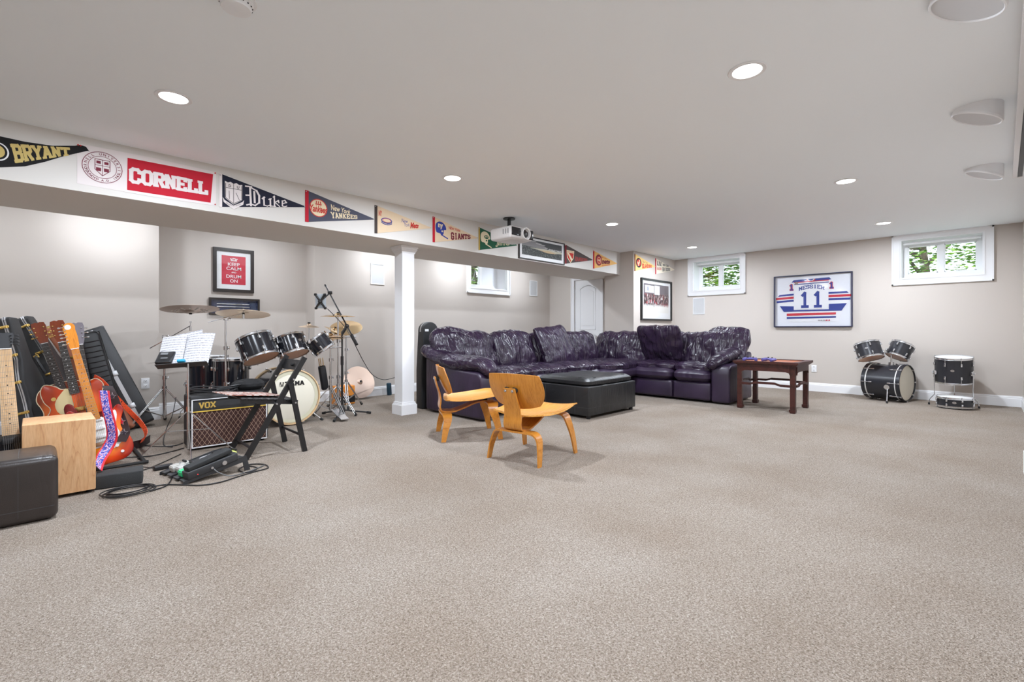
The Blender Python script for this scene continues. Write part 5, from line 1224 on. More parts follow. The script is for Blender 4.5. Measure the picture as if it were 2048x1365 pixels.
# orange hollow body with gold guard
guitar('orange hollow body guitar with gold pickguard and dark neck behind the sunburst one', lean((.30, 4.93, .09), (.115, 5.10, 1.09), FACE), [(x * 1.2, y * 1.28) for x, y in HOLLOW], burst('amber_orange', 'F0681A', 'E65A14', 'B03608', .12), board=ebony, neckm=mahog, headm=mahog, head='open', hard=gold, guard=mat('guard_gold', (.70, .58, .32), .3, .3), guardshape=[(-.032, .475), (-.030, .30), (-.11, .30), (-.125, .38), (-.08, .45)], bind=mat('cream_binding', (.72, .62, .42), .4), nut=.84, joint=.50, dots=paper, sc=.15)
MB().disc((-.125, .42), .014, .0008, .004).obj('toggle_plate', gold, bpy.data.objects['guitar.002'])
guitar('brown acoustic guitar standing rearmost behind the orange one', lean((.28, 5.24, .05), (.00, 5.40, 1.11), FACE), [(x * 1.12, y * 1.12) for x, y in ACOU], burst('acoustic_amber', 'D06A22', 'B85418', '7A2E0E', .13), th=.10, board=ebony, neckm=mahog, headm=mahog, head='open', hard=gold, pick=0, nut=.88, dots=paper, sc=.13, bind=mat('cream_binding', (.72, .62, .42), .4), joint=.56)
guitar('dark red solid guitar whose brown neck shows right of the amber neck', lean((.35, 4.80, .035), (.222, 4.98, 1.07), FACE), STRAT, mat('dark_cherry', (.16, .010, .012), .15, coat=.5), board=ebony, neckm=mahog, headm=mat('grey_headstock', (.16, .14, .16), .3), head='open', nut=.87, dots=paper)

def case(label, B, A, th, prof, face, body, bandm, latches=(), hard=gold, handle=None, rect=None, seam=0.35, oval=None, name='guitar_case'):
    t = thing(name, label, 'guitar case', lean(B, A, face), 'guitar cases leaning at the wall')
    L_ = (V(A) - V(B)).length
    # profile polygon in (z, y): half widths along the height, extruded along x
    F = frame((-th / 2, 0, 0), V((0, 0, 1)), V((0, 1, 0)), V((-1, 0, 0))); F = frame((0, 0, 0), V((0, 0, 1)), V((0, 1, 0)), V((-1, 0, 0)))
    pl = [(w, y * L_) for y, w in prof] + [(-w, y * L_) for y, w in prof[::-1]]
    pl = [(p[0], p[1]) for p in pl]
    m = MB(); rounded_block(m, pl, -th / 2, th / 2, .018, F); m.obj('case_shell', body, t)
    if bandm:
        q = th * seam * .5; m = MB(); k = len(pl); sgn = -1
        for z0, z1, e in ((th / 2 - .036, th / 2 - .026, .0035), (th / 2 - .048, th / 2 - .041, .0035)):
            c = (0, L_ / 2); big = [((x) + (e if x > 0 else -e), y + (e if y > L_ / 2 else 0)) for x, y in pl]; m.prism(big, -z1, -z0, 0, F)
        m.obj('metal_band', bandm, t, smooth=False)
    hwf = lambda y: next((a[1] + (b[1] - a[1]) * (y - a[0]) / (b[0] - a[0]) for a, b in zip(prof, prof[1:]) if a[0] <= y <= b[0]), .1)
    for y in latches:
        z = hwf(y); m = MB(); xx = th / 2 - .036
        m.rbox((xx - .018, y * L_, z + .004), (.075, .022, .010), .004); m.cyl((xx + .005, y * L_ - .012, z + .008), (xx + .005, y * L_ + .012, z + .008), .006, n=8); m.rbox((xx - .04, y * L_, z + .010), (.030, .016, .010), .004); m.obj('latch', hard, t)
    if handle:
        z = hwf(handle); m = MB(); m.tube(spline([(-.01, (handle - .075) * L_, z), (-.01, (handle - .06) * L_, z + .035), (-.01, (handle + .06) * L_, z + .035), (-.01, (handle + .075) * L_, z)], 5), .011); m.obj('handle', black, t)
        for s_ in (-1, 1): MB().rbox((-.01, (handle + s_ * .078) * L_, z + .004), (.035, .03, .012), .004).obj('handle_mount', hard, t)
    if oval:
        z = hwf(oval); MB().disc((-.01, 0), .017, 0, .0022, M=T(0, oval * L_, z) , ry=.026).obj('badge', gold, t)
    return t
GP = [(0, .10), (.03, .17), (.12, .205), (.25, .205), (.36, .175), (.44, .165), (.52, .165), (.60, .13), (.68, .085), (.98, .075), (1, .06)]
case('black guitar case with brass latches farthest left, behind the black guitar', (.06, 5.55, .005), (-.19, 5.68, 1.09), .155, GP, (-.36, -.93, .1), tolex, steel, (.30, .52, .72, .93), handle=.62, oval=.70)
case('second black guitar case with brass latches, leaning more to the left', (.40, 5.90, .005), (-.09, 6.08, 1.10), .15, GP, (-.36, -.93, .15), tolex, steel, (.55, .72, .93), handle=.62)
case('tan brown guitar case between the second black case and the guitars', (.67, 6.10, .005), (.13, 6.23, 1.04), .14, GP, (-.36, -.93, .15), mat('tan_tolex', (.36, .12, .06), .5, bump=.2, bscale=300), None, (.72, .93))
RC = [(0, .09), (.015, .11), (.985, .11), (1, .09)]
t = case('long black hard case leaning against the wall beside the electric outlet', (.79, 6.16, .02), (.40, 6.36, 1.0), .21, RC, (-.15, -1, .2), mat('black_abs', (.016, .016, .018), .35, bump=.15, bscale=200), None, (), hard=steel)
L_ = 1.07
m = MB(); m.b2((-.022, .01, .110), (.012, 1.05, .114)); m.obj('aluminium_strip', mat('aluminium_strip', (.50, .49, .50), .35, .8), t, smooth=False)
MB().rbox((-.005, .58, .118), (.06, .05, .012), .004).obj('latch', steel, t); MB().rbox((-.005, .22, .118), (.06, .05, .012), .004).obj('latch', steel, t)
t = thing('gig_bag', 'black padded gig bag with stitched ribs behind the guitar necks', 'gig bag', lean((.55, 5.62, .01), (.33, 5.74, 1.02), (-.05, -1, .1)))
m = MB(); m.rbox((0, .50, 0), (.155, 1.0, .09), .040, seg=5); m.obj('bag_body', mat('black_nylon', (.011, .011, .012), .5), t)
for k in range(14): MB().tube([(-.062, .30 + .047 * k, .046), (0, .297 + .047 * k, .050), (.062, .30 + .047 * k, .046)], .0045, n=6).obj('padded_rib', mat('black_nylon', (.011, .011, .012), .5), t)
MB().tube(spline([(-.078, .05, .03), (-.079, .9, .03), (-.06, .985, .03), (0, 1.0, .03), (.06, .985, .03), (.079, .9, .03), (.078, .05, .03)], 5), .004, n=6).obj('zip', rubber, t)
# guitar rack behind the box
t = thing('guitar_stand', 'black multi guitar floor stand mostly hidden behind the wood box', 'guitar stand', T(.38, 4.9, 0))
m = MB(); m.tube([(-.22, -.48, .018), (.22, -.48, .018)], .012); m.tube([(-.22, .50, .018), (.22, .50, .018)], .012); m.tube([(.20, -.48, .018), (.20, .50, .018)], .012); m.tube([(-.20, -.48, .018), (-.20, .50, .018)], .012); m.obj('base_frame', rubber, t)

# straps
def strap(label, pts, wd, w, mt, th=.004, extra=None):
    m = MB(); sp = spline(pts, 8); W = spline(wd, 8) if hasattr(wd[0], '__len__') else wd
    m.band(sp, [tuple(q) for q in W] if hasattr(wd[0], '__len__') else wd, w, th); o = m.obj('guitar_strap', mt); tag(o, label, 'guitar strap', None); return o, sp, W
ta, nt, b, N, L = nodes('tie_dye_strap', .6); tc = N('ShaderNodeTexCoord'); n = N('ShaderNodeTexNoise'); n.inputs['Scale'].default_value = 95; n.inputs['Detail'].default_value = 2; L(tc.outputs['Object'], n.inputs['Vector'])
L(ramp(N, L, n.outputs['Fac'], [(.3, '2A2A8C'), (.44, '4A50B8'), (.52, 'D8D4E6'), (.58, 'C23048'), (.64, '3A3C9A')], 'CONSTANT'), b.inputs['Base Color'])
redm = mat('red_cloth', (.60, .015, .03), .6)
P_ = [atd(208, 782, 3.30), atd(213, 815, 3.25), atd(222, 850, 3.22), atd(224, 876, 3.20), atd(214, 898, 3.16), atd(203, 915, 3.10), atd(196, 935, 3.02)]
wdv = [(.72, -.69, 0)] * 3 + [(.75, -.66, -.1), (.6, -.6, -.5), (.5, -.5, -.7), (.5, -.5, -.7)]
o, sp, W = strap('red edged strap with blue and white pattern hanging from the sunburst guitar', P_, wdv, .072, redm)
m = MB(); m.band([p + V((-.003, -.005, .0015)) for p in sp], [tuple(q) for q in W], .048, .004); m.obj('patterned_centre', ta, o)
brownsm = mat('dark_leather_strap', (.030, .016, .018), .5)
P_ = [atd(214, 772, 3.60), atd(224, 790, 3.55), atd(236, 822, 3.52), atd(246, 850, 3.50), atd(249, 866, 3.48), atd(241, 884, 3.45)]
o, sp, W = strap('dark leather strap with stars hanging behind the red edged strap', P_, (.72, -.69, 0), .078, brownsm)
for k, c in ((9, (.05, .045, .07)), (22, (.60, .02, .06)), (32, (.05, .04, .06))):
    if k < len(sp):
        m = MB(); st = []
        for i in range(10):
            a = pi / 2 + i * pi / 5; rr = .024 if i % 2 == 0 else .010; st.append((rr * cos(a), rr * sin(a)))
        F = frame(sp[k] + V((-.003, -.004, 0)), V((.72, -.69, 0)).normalized(), V((0, 0, 1)), V((-.69, -.72, 0)).normalized()); m.prism(st, 0, .003, 0, F); m.prism([(x * 1.35, y * 1.35) for x, y in st], -.001, .002, 1, F); m.obj('star', [mat('star_%d' % k, c, .5), mat('star_outline', (.30, .26, .27), .6)], o)
orm, nt, b, N, L = nodes('orange_black_strap', .6); tc = N('ShaderNodeTexCoord'); n = N('ShaderNodeTexNoise'); n.inputs['Scale'].default_value = 110; L(tc.outputs['Object'], n.inputs['Vector']); L(ramp(N, L, n.outputs['Fac'], [(.30, '1B0D08'), (.38, 'E2542A')], 'CONSTANT'), b.inputs['Base Color'])
strap('orange strap with black marks curving from the guitars toward the cymbal stand foot', [atd(188, 755, 3.9), atd(205, 765, 3.85), atd(228, 790, 3.85), atd(258, 822, 3.95), atd(280, 845, 3.9), atd(291, 862, 3.85), atd(290, 876, 3.75), onfloor(278, 890) + V((0, 0, .02))], [(.2, -.2, .95)] * 5 + [(.3, -.2, .8), (.3, -.2, .8), (.3, -.2, .7)], .045, orm)
strap('dark brown punched leather strap end lying on the carpet', [onfloor(238, 903) + V((0, 0, .04)), onfloor(262, 902) + V((0, 0, .04)), onfloor(285, 897) + V((0, 0, .045)), onfloor(300, 888) + V((0, 0, .045))], (0, -.2, .98), .070, brownsm)
strap('tan and grey folded strap lying beside the wood box', [onfloor(200, 905) + V((0, 0, .05)), onfloor(222, 893) + V((0, 0, .06)), onfloor(240, 903) + V((0, 0, .035)), onfloor(228, 915) + V((0, 0, .02)), onfloor(252, 903) + V((0, 0, .03))], (.3, -.3, .9), .035, mat('tan_leather', (.42, .27, .15), .6))
strap('black and red strap lying flat on the carpet behind the foam block', [onfloor(192, 930) + V((0, 0, .01)), onfloor(215, 926) + V((0, 0, .01)), onfloor(238, 914) + V((0, 0, .012)), onfloor(250, 905) + V((0, 0, .012))], (.7, .7, 0), .07, mat('black_red_cloth', (.05, .006, .01), .7))

# upright case behind the sofa arm
t = thing('instrument_case', 'tall black instrument case with rounded top behind the left sofa end', 'instrument case', T(3.58, 5.07, 0) @ RZ(-8))
pl = [(-.13, 0), (.13, 0), (.13, .5), (.105, .98)] + [(.105 * cos(R(a)), 1.0 + .105 * sin(R(a))) for a in range(0, 181, 15)] + [(-.105, .98), (-.13, .5)]
m = MB(); rounded_block(m, pl, -.08, .08, .015, frame((0, 0, 0), V((1, 0, 0)), V((0, 0, 1)), V((0, -1, 0)))); m.obj('case_shell', tolex, t)
m = MB(); k = [(x * 1.03, y + (.003 if y > .9 else 0)) for x, y in pl[2:-1]]
for a, b_ in zip(k, k[1:]): m.seg(a, b_, .006, -.012, .012, 0, frame((0, 0, 0), V((1, 0, 0)), V((0, 0, 1)), V((0, -1, 0))))
m.obj('metal_band', steel, t)
MB().rbox((-.06, -.083, 1.0), (.05, .006, .03), .002).obj('paper_label', paper, t); MB().rbox((.03, -.085, .93), (.04, .01, .03), .003).obj('latch', steel, t)

# ============================================================= PICTURES, PENNANTS, PROJECTOR
def framed(name, label, M, w, h, fw, fm, matm, pic, mw, depth=.022, cat='framed picture'):
    """centre-based frame"""
    t = thing(name, label, cat, M); m = MB(); a, b_ = w / 2, h / 2
    for q in ((-a, -b_, a, -b_ + fw), (-a, b_ - fw, a, b_), (-a, -b_ + fw, -a + fw, b_ - fw), (a - fw, -b_ + fw, a, b_ - fw)): m.b2((q[0], q[1], 0), (q[2], q[3], depth))
    m.obj('frame', fm, t, smooth=False); MB().b2((-a + fw, -b_ + fw, 0), (a - fw, b_ - fw, .008)).obj('mat_board', matm, t)
    if pic: MB().b2((-a + fw + mw[0], -b_ + fw + mw[1], .008), (a - fw - mw[0], b_ - fw - mw[2], .0095)).obj('print', pic, t)
    gm = glass; MB().b2((-a + fw, -b_ + fw, depth - .008), (a - fw, b_ - fw, depth - .006)).obj('picture_glass', pglass, t)
    return t
pglass, nt, b, N, L = nodes('picture_glass_clear', .03)
tr = N('ShaderNodeBsdfTransparent'); gl = N('ShaderNodeBsdfGlossy'); gl.inputs['Roughness'].default_value = .03; gl.inputs[0].default_value = (.6, .6, .6, 1)
ms = N('ShaderNodeMixShader'); ms.inputs[0].default_value = .05; L(tr.outputs[0], ms.inputs[1]); L(gl.outputs[0], ms.inputs[2]); L(ms.outputs[0], nt.nodes['Material Output'].inputs[0])
dframe = mat('dark_brown_frame', (.018, .012, .010), .4); redp = mat('poster_red', (.52, .018, .045), .6); white2 = mat('print_white', (.80, .80, .80), .7)
F = MY(1.812, YK - .001, 1.771)
t = framed('framed_poster', 'dark framed red poster with white KEEP CALM lettering', F, .468, .560, .038, dframe, white2, redp, (.058, .062, .055), .030)
m = MB(); z = .0105
for s_, bx in (('KEEP', (-.068, .058, .068, .100)), ('CALM', (-.086, .004, .086, .046)), ('AND', (-.028, -.034, .028, -.014)), ('DRUM', (-.086, -.098, .086, -.056)), ('ON', (-.044, -.156, .044, -.114))): text(m, s_, bx, z, bold=.012)
y0 = .122
m.b2((-.036, y0, z), (.036, y0 + .007, z + .0004)); 
for x, h_ in ((-.034, .028), (-.017, .020), (0, .034), (.017, .020), (.034, .028)): m.seg((x * .8, y0 + .008), (x * 1.1, y0 + h_), .006, z, z + .0004); m.disc((x * 1.12, y0 + h_), .006, z, z + .0005, n=10)
m.ring((0, y0 + .010), .030, .005, z, z + .0005, a0=20, a1=160, n=12)
m.obj('lettering', white2, t)
navy = mat('navy_velvet', (.012, .022, .075), .8, var=.4, vscale=25)
F = MY(1.825, YK - .001, 1.305)
t = framed('shadow_box', 'narrow dark framed box with two white drumsticks on blue', F, .582, .215, .022, dframe, navy, None, None, .030)
for y in (.032, -.003):
    m = MB(); m.tube([(-.205, y, .013), (.10, y, .013), (.16, y, .013)], [.0045, .0045, .003], n=8); m.ball((.165, y, .013), .004, n=8); o = m.obj('drumstick', white2, t)
    m = MB(); m.box((.045, y, .018), (.08, .004, .0005)); m.obj('stick_print', black, o)
# hockey crowd picture
crowd, nt, b, N, L = nodes('crowd_photo_print', .5)
tc = N('ShaderNodeTexCoord'); sx = N('ShaderNodeSeparateXYZ'); L(tc.outputs['Object'], sx.inputs[0])
v = N('ShaderNodeTexVoronoi'); v.inputs['Scale'].default_value = 42; mp = N('ShaderNodeMapping'); mp.inputs['Scale'].default_value = (1, .55, 1); L(tc.outputs['Object'], mp.inputs[0]); L(mp.outputs[0], v.inputs['Vector'])
cr = ramp(N, L, v.outputs['Color'], [(.2, '2B2426'), (.4, '6A4A4C'), (.55, 'A08C88'), (.7, '8A3438'), (.8, 'C9C2C0')], 'CONSTANT')
mk = ramp(N, L, sx.outputs['Y'], [(.0, '000000'), (.01, '000000')], 'CONSTANT')
def yband(y, y0, y1, src):
    r = N('ShaderNodeMapRange'); r.inputs[1].default_value = y0; r.inputs[2].default_value = y1; L(src, r.inputs[0]); return r.outputs[0]
f1 = yband(0, -.125, -.075, sx.outputs['Y']); m1 = N('ShaderNodeMixRGB'); L(f1, m1.inputs[0]); m1.inputs[1].default_value = srgb('E4E2DC'); L(cr, m1.inputs[2])
f2 = yband(0, .10, .12, sx.outputs['Y']); m2 = N('ShaderNodeMixRGB'); L(f2, m2.inputs[0]); L(m1.outputs[0], m2.inputs[1]); m2.inputs[2].default_value = srgb('6B6266'); L(m2.outputs[0], b.inputs['Base Color'])
F = MY(8.235, YBLK - .001, 1.565); blackf = mat('black_frame', (.010, .010, .010), .3)
t = framed('framed_photograph', 'black framed hockey crowd photograph on the corner wall', F, 1.17, .765, .030, blackf, white2, crowd, (.075, .115, .060), .035)
m = MB(); z = .0102
m.b2((-.43, .13, z), (-.10, .26, z + .0004), 0); m.b2((-.08, .10, z), (.12, .27, z + .0004), 0); m.disc((-.33, .20), .05, z + .0004, z + .0008, 1, n=5)
rnd = random.Random(8)
for k in range(26):
    x = rnd.uniform(-.42, .42); y = rnd.uniform(-.12, -.02); m.rbox((x, y, z), (.014, .050, .001), .0004, 2 + k % 3)
m.obj('printed_figures', [mat('rink_screen_white', (.72, .73, .75), .5), mat('print_grey', (.35, .36, .4), .5), mat('player_red', (.45, .03, .05), .5), mat('player_dark', (.05, .04, .07), .5), mat('player_white', (.75, .74, .73), .5)], t, smooth=False)
# stadium picture on the beam
night, nt, b, N, L = nodes('stadium_crowd_print', .5)
tc = N('ShaderNodeTexCoord'); v = N('ShaderNodeTexVoronoi'); v.inputs['Scale'].default_value = 110; L(tc.outputs['Object'], v.inputs['Vector']); L(ramp(N, L, v.outputs['Color'], [(.25, '1F2423'), (.5, '3C4240'), (.75, '6D726E'), (.9, '9A9C96')], 'CONSTANT'), b.inputs['Base Color'])
F = MY(5.285, YBEAM0 - .001, 2.180)
t = framed('framed_photograph', 'dark framed grey night stadium photograph on the beam beside the projector', F, 1.02, .335, .014, dframe, white2, night, (.050, .050, .030), .02)
m = MB(); z = .0100
X0, X1, Y0_, Y1_ = -.446, .446, -.1035, .1235
m.prism([(-.20, Y1_), (X1, Y1_), (X1, .035), (.12, .02), (0.02, .075)], z, z + .0003, 0)
m.prism([(X0, .10), (-.30, Y1_), (-.05, .095), (.10, .035), (.10, .02), (-.15, .02), (X0, .03)], z, z + .0004, 1)
m.prism([(-.30, .012), (-.02, -.010), (.20, -.018), (X1, -.010), (X1, .012), (.15, .022)], z, z + .0005, 2); m.prism([(-.10, -.004), (.10, -.030), (.33, -.022), (.15, .006)], z + .0003, z + .0008, 3)
for a_, b__ in zip([(-.40, .10), (-.15, .085), (.05, .045), (.11, .03)], [(-.15, .115), (.05, .075), (.11, .042), (.11, .03)]): m.seg(a_, b__, .005, z + .0004, z + .001, 4)
for k in range(14): m.b2((.13 + .022 * k, .018 + .006 * sin(k), z), (.142 + .022 * k, .030 + .012 * abs(sin(k * 1.3)), z + .0012), 4)
m.obj('printed_scene', [mat('print_night_sky', (.035, .04, .042), .5), mat('print_stand_grey', (.22, .21, .21), .5), mat('print_field_pale', (.50, .47, .36), .5), mat('print_field_tan', (.52, .38, .22), .5), mat('print_glow', (.75, .74, .72), .5)], t, smooth=False)

# framed jersey
jb = mat('jersey_blue', (.020, .040, .24), .7); jr = mat('jersey_red', (.50, .02, .04), .7); jw = mat('jersey_white', (.74, .74, .77), .75, bump=.15, bscale=40)
F = MX(XW - .001, 1.962, 1.488)
t = framed('framed_jersey', 'framed white hockey jersey with red and blue stripes numbered eleven', F, 1.112, .868, .014, mat('navy_frame', (.012, .014, .05), .35), mat('mount_white', (.72, .73, .78), .7), None, None, .05)
k_ = MB(); z = .009
def Q(pts, z0, mi=0, dz=.002): k_.prism(pts, z + z0, z + z0 + dz, mi)
# coordinates in metres from the centre; x right, y up
Q([(-.25, .36), (.25, .36), (.28, .33), (.53, .10), (.50, -.03), (.44, -.12), (.37, -.35), (-.33, -.35), (-.37, -.12), (-.48, -.05), (-.51, .06), (-.29, .33)], 0, 0)
Q([(-.295, .315), (-.26, .355), (.245, .365), (.275, .33), (.24, .325), (-.25, .318)], .002, 1)
for y, mi, hh in ((.305, 2, .014), (.285, 0, .008), (.272, 1, .014)): Q([(-.255, y), (.24, y + .01), (.24, y + .01 + hh), (-.255, y + hh)], .003, mi)
for s_ in (-1, 1):
    x0, x1 = (.235, .535) if s_ > 0 else (-.26, -.53)
    for y, mi, hh in ((.085, 1, .030), (.030, 2, .036), (-.020, 1, .032)):
        ex = abs(x1) - (.0 if y < .06 else .03) - (.01 if y < 0 else 0); ex *= s_; Q([(x0, y + .014), (ex, y + (.014 if s_ > 0 else .0)), (ex * .95 if y > .06 else ex, y + hh + (.014 if s_ > 0 else 0)), (x0, y + hh + .014)], .003, mi)
Q([(-.47, -.075), (-.26, -.085), (-.26, -.15), (.24, -.15), (.24, -.065), (.48, -.06), (.41, -.175), (-.41, -.175)], .004, 1)
Q([(-.365, -.205), (.335, -.20), (.335, -.235), (-.365, -.245)], .004, 2); Q([(-.365, -.265), (.335, -.26), (.335, -.285), (-.365, -.295)], .004, 1)
Q([(-.258, -.145), (.232, -.135), (.236, .268), (-.255, .262)], .006, 0)
k_.ring((-.01, .375), .062, .014, z + .006, z + .009, 2, a0=200, a1=340, n=14); k_.ring((-.01, .375), .050, .010, z + .006, z + .0095, 0, a0=200, a1=340, n=14)
k_.obj('jersey', [jw, jb, jr], t, smooth=False)
m = MB()
for dx, mi, zz, tt in ((-.006, 0, .0162, 2.3), (.004, 1, .0172, 1.15)):
    for cx_ in (-.105, .080): slab(m, '1', boxwarp(cx_ - .075 + dx, -.115, cx_ + .085 + dx, .150), zz, tt, mi, sf=.9)
    for cx_, w_0 in ((-.295, .05), (.275, .05)): slab(m, '1', boxwarp(cx_ - .032, .185, cx_ + .036, .285), .0135 + (zz - .0165), tt * 1.0, mi, sf=.9)
slab(m, 'MESSIER', lambda u, v: (-.185 + u * .365, .165 + v * .062 + .035 * (1 - (2 * u - 1) ** 2)), .0170, 1.25, 1, gap=.1)
m.obj('lettering', [jr, jb], t, smooth=False)
m = MB(); 
for x in (.09, .125, .16, .195): m.b2((x, -.335, z + .004), (x + .028, -.315, z + .0075), int(x > .18))
m.disc((.245, -.325), .013, z + .004, z + .0075, 1, n=6); m.disc((-.22, .30), .025, z + .008, z + .010, 2, n=8); m.obj('patches', [mat('patch_grey', (.35, .33, .34), .6), jr, mat('patch_bronze', (.28, .20, .16), .6)], t, smooth=False)

# pennants on the beam
feltn = mat('felt_navy', (.012, .014, .032), .9, bump=.2, bscale=200); feltk = mat('felt_black', (.008, .008, .009), .9, bump=.2, bscale=200)
feltr = mat('felt_red', (.50, .012, .03), .9); creamf = mat('felt_cream', (.74, .58, .40), .9, bump=.15, bscale=200); creamt = mat('cream_print', (.78, .66, .45), .8)
whitef = mat('banner_white', (.76, .70, .69), .85); orangef = mat('felt_orange', (.82, .36, .06), .9); yellowf = mat('felt_yellow', (.80, .47, .16), .9)
greenf = mat('felt_green', (.012, .09, .045), .9); slatef = mat('felt_slate', (.075, .080, .115), .9); brownf = mat('felt_brown_grey', (.085, .065, .062), .9)
goldp = mat('print_old_gold', (.60, .46, .16), .8); redt = mat('print_red', (.55, .04, .03), .8); bluet = mat('print_blue', (.03, .05, .30), .8); maroon = mat('print_maroon', (.18, .02, .04), .8); redbrown = mat('print_brick', (.42, .06, .05), .8)
def pennant(label, x0, x1, zb, zt, ztip, felt, band_m, yb=YBEAM0, bw=.032, flip=False, curve=0, name='pennant'):
    t = thing(name, label, 'pennant', MY(x0, yb - .0008, zb), 'felt pennants in a row on the beam')
    W = x1 - x0; Hh = zt - zb; tip = ztip - zb; CUR[:] = [x0, zb, yb]
    n = 14; top = [(bw + (W - bw) * i / n, Hh + (tip + .004 - Hh) * (i / n) - curve * sin(pi * i / n)) for i in range(n + 1)]
    bot = [(bw + (W - bw) * i / n, (tip - .004) * (i / n) + 0) for i in range(n, -1, -1)]
    MB().prism(top + bot, 0, .0035).obj('felt', felt, t)
    if band_m: MB().prism([(0, -.004), (bw, -.002), (bw, Hh + .002), (0, Hh + .004)], 0, .005).obj('header_band', band_m, t)
    MB().cyl((W - .006, tip, .003), (W - .006, tip, .010), .004, n=8).obj('push_pin', steel, t); MB().cyl((.008, Hh - .01, .003), (.008, Hh - .01, .012), .004, n=8).obj('push_pin', steel, t)
    return t, W, Hh, tip
Z = .0042
CUR = [0, 0, YBEAM0]
def LP(px, py):
    p = onY(px, py, CUR[2]); return (p.x - CUR[0], p.z - CUR[1])
def PQ(tl, bl, tr, br):
    a, b_, c, d = [LP(*q) for q in (bl, br, tr, tl)]
    return lambda u, v: tuple((a[i] * (1 - u) + b_[i] * u) * (1 - v) + (d[i] * (1 - u) + c[i] * u) * v for i in (0, 1))
def taper(x0, x1, y0, y1a, y1b, yb2=None):
    yb2 = y0 if yb2 is None else yb2
    return lambda u, v: (x0 + u * (x1 - x0), (y0 + (yb2 - y0) * u) + v * ((y1a + (y1b - y1a) * u) - (y0 + (yb2 - y0) * u)))
# black pennant running out of frame at the left
t = thing('pennant', 'black pennant with gold slab lettering cut off by the left edge', 'pennant', MY(-.55, YBEAM0 - .0008, 2.055), 'felt pennants in a row on the beam')
CUR[:] = [-.55, 2.055, YBEAM0]
MB().prism([(0, .270)] + [LP(*q) for q in ((0, 273), (50, 284), (105, 292), (150, 292), (160, 290), (172, 294), (179, 304), (176, 302), (158, 306), (130, 312), (90, 324), (50, 333), (0, 335))] + [(0, -.004)], 0, .0035).obj('felt', feltk, t)
m = MB(); slab(m, 'BRYANT', PQ((20, 289), (30, 326), (139, 296), (141, 311)), Z, 1.5, gap=.0, sf=.7); m.obj('lettering', goldp, t, smooth=False)
m = MB(); c = LP(-6, 303); m.disc(c, .055, .0036, .0042, 0, ry=.062); m.disc(c, .047, .0040, .0046, 1, ry=.054); m.disc(c, .036, .0042, .0050, 2, ry=.042); m.obj('emblem', [white2, feltk, goldp], t)
q = LP(161, 292); MB().cyl(q + (.003,), q + (.012,), .005, n=8).obj('push_pin', redt, t)
# white and red banner
CUR[:] = [.215, 2.05, YBEAM0]
t = thing('banner', 'white and red rectangular banner with round seal and bold white lettering', 'banner', MY(.215, YBEAM0 - .0006, 2.05))
MB().prism([(0, .004), (.43, -.004), (.867, .004), (.867, .290), (.43, .300), (0, .292)], 0, .002).obj('cloth', whitef, t)
MB().prism([LP(*q) for q in ((254, 380), (421, 406), (426, 349), (255, 316))], .002, .003).obj('red_field', feltr, t)
m = MB(); slab(m, 'CORNELL', PQ((258, 335), (258, 365), (416, 366), (416, 390)), Z, 1.6, gap=-.1, sf=.7); m.obj('lettering', whitef, t, smooth=False)
m = MB(); c = LP(205, 335.5)
m.ring(c, .112, .004, .002, .0034); m.ring(c, .080, .003, .002, .0034)
s_ = [(-.042, .055), (.042, .055), (.042, -.02), (.0, -.062), (-.042, -.02)]; s_ = [(c[0] + x, c[1] + y) for x, y in s_]
for a_, b_ in zip(s_, s_[1:] + s_[:1]): m.seg(a_, b_, .004, .002, .0034)
m.seg((c[0] - .042, c[1] + .012), (c[0] + .042, c[1] + .012), .003, .002, .0034); m.seg((c[0], c[1] + .055), (c[0], c[1] - .06), .003, .002, .0034)
for x in (-.022, .022): m.b2((c[0] + x - .012, c[1] + .024, .002), (c[0] + x + .012, c[1] + .044, .0032)); m.b2((c[0] + x - .014, c[1] - .03, .002), (c[0] + x + .014, c[1] - .005, .0032))
def arc_text(m, body, c, r, a_mid, span, h, z, inward=False, mi=0):
    n = len(body)
    for i, ch in enumerate(body):
        if ch == ' ': continue
        a = a_mid + span * (.5 - (i + .5) / n) * (1 if not inward else -1)
        vs, fs = fontmesh(ch, 1, .02); x0 = min(v[0] for v in vs); x1 = max(v[0] for v in vs); s_ = h / .72; up = 1 if not inward else -1
        ux = V((sin(R(a)), -cos(R(a)))) * up; uy = V((cos(R(a)), sin(R(a)))) * up; o = V((c[0], c[1])) + V((cos(R(a)), sin(R(a)))) * r
        m.add([tuple(o + ux * (v[0] - (x0 + x1) / 2) * s_ + uy * (v[1] - .35) * s_) + (z,) for v in vs], fs, mi)
arc_text(m, 'CORNELL UNIVERSITY', c, .0955, 90, 250, .017, .0034); arc_text(m, 'FOUNDED A.D. 1865', c, .0955, 270, 150, .015, .0034, True)
m.obj('seal', maroon, t, smooth=False)
for x, y in ((.860, .28), (.860, .015), (.005, .28)): MB().cyl((x, y, .002), (x, y, .010), .005, n=8).obj('push_pin', redt, t)
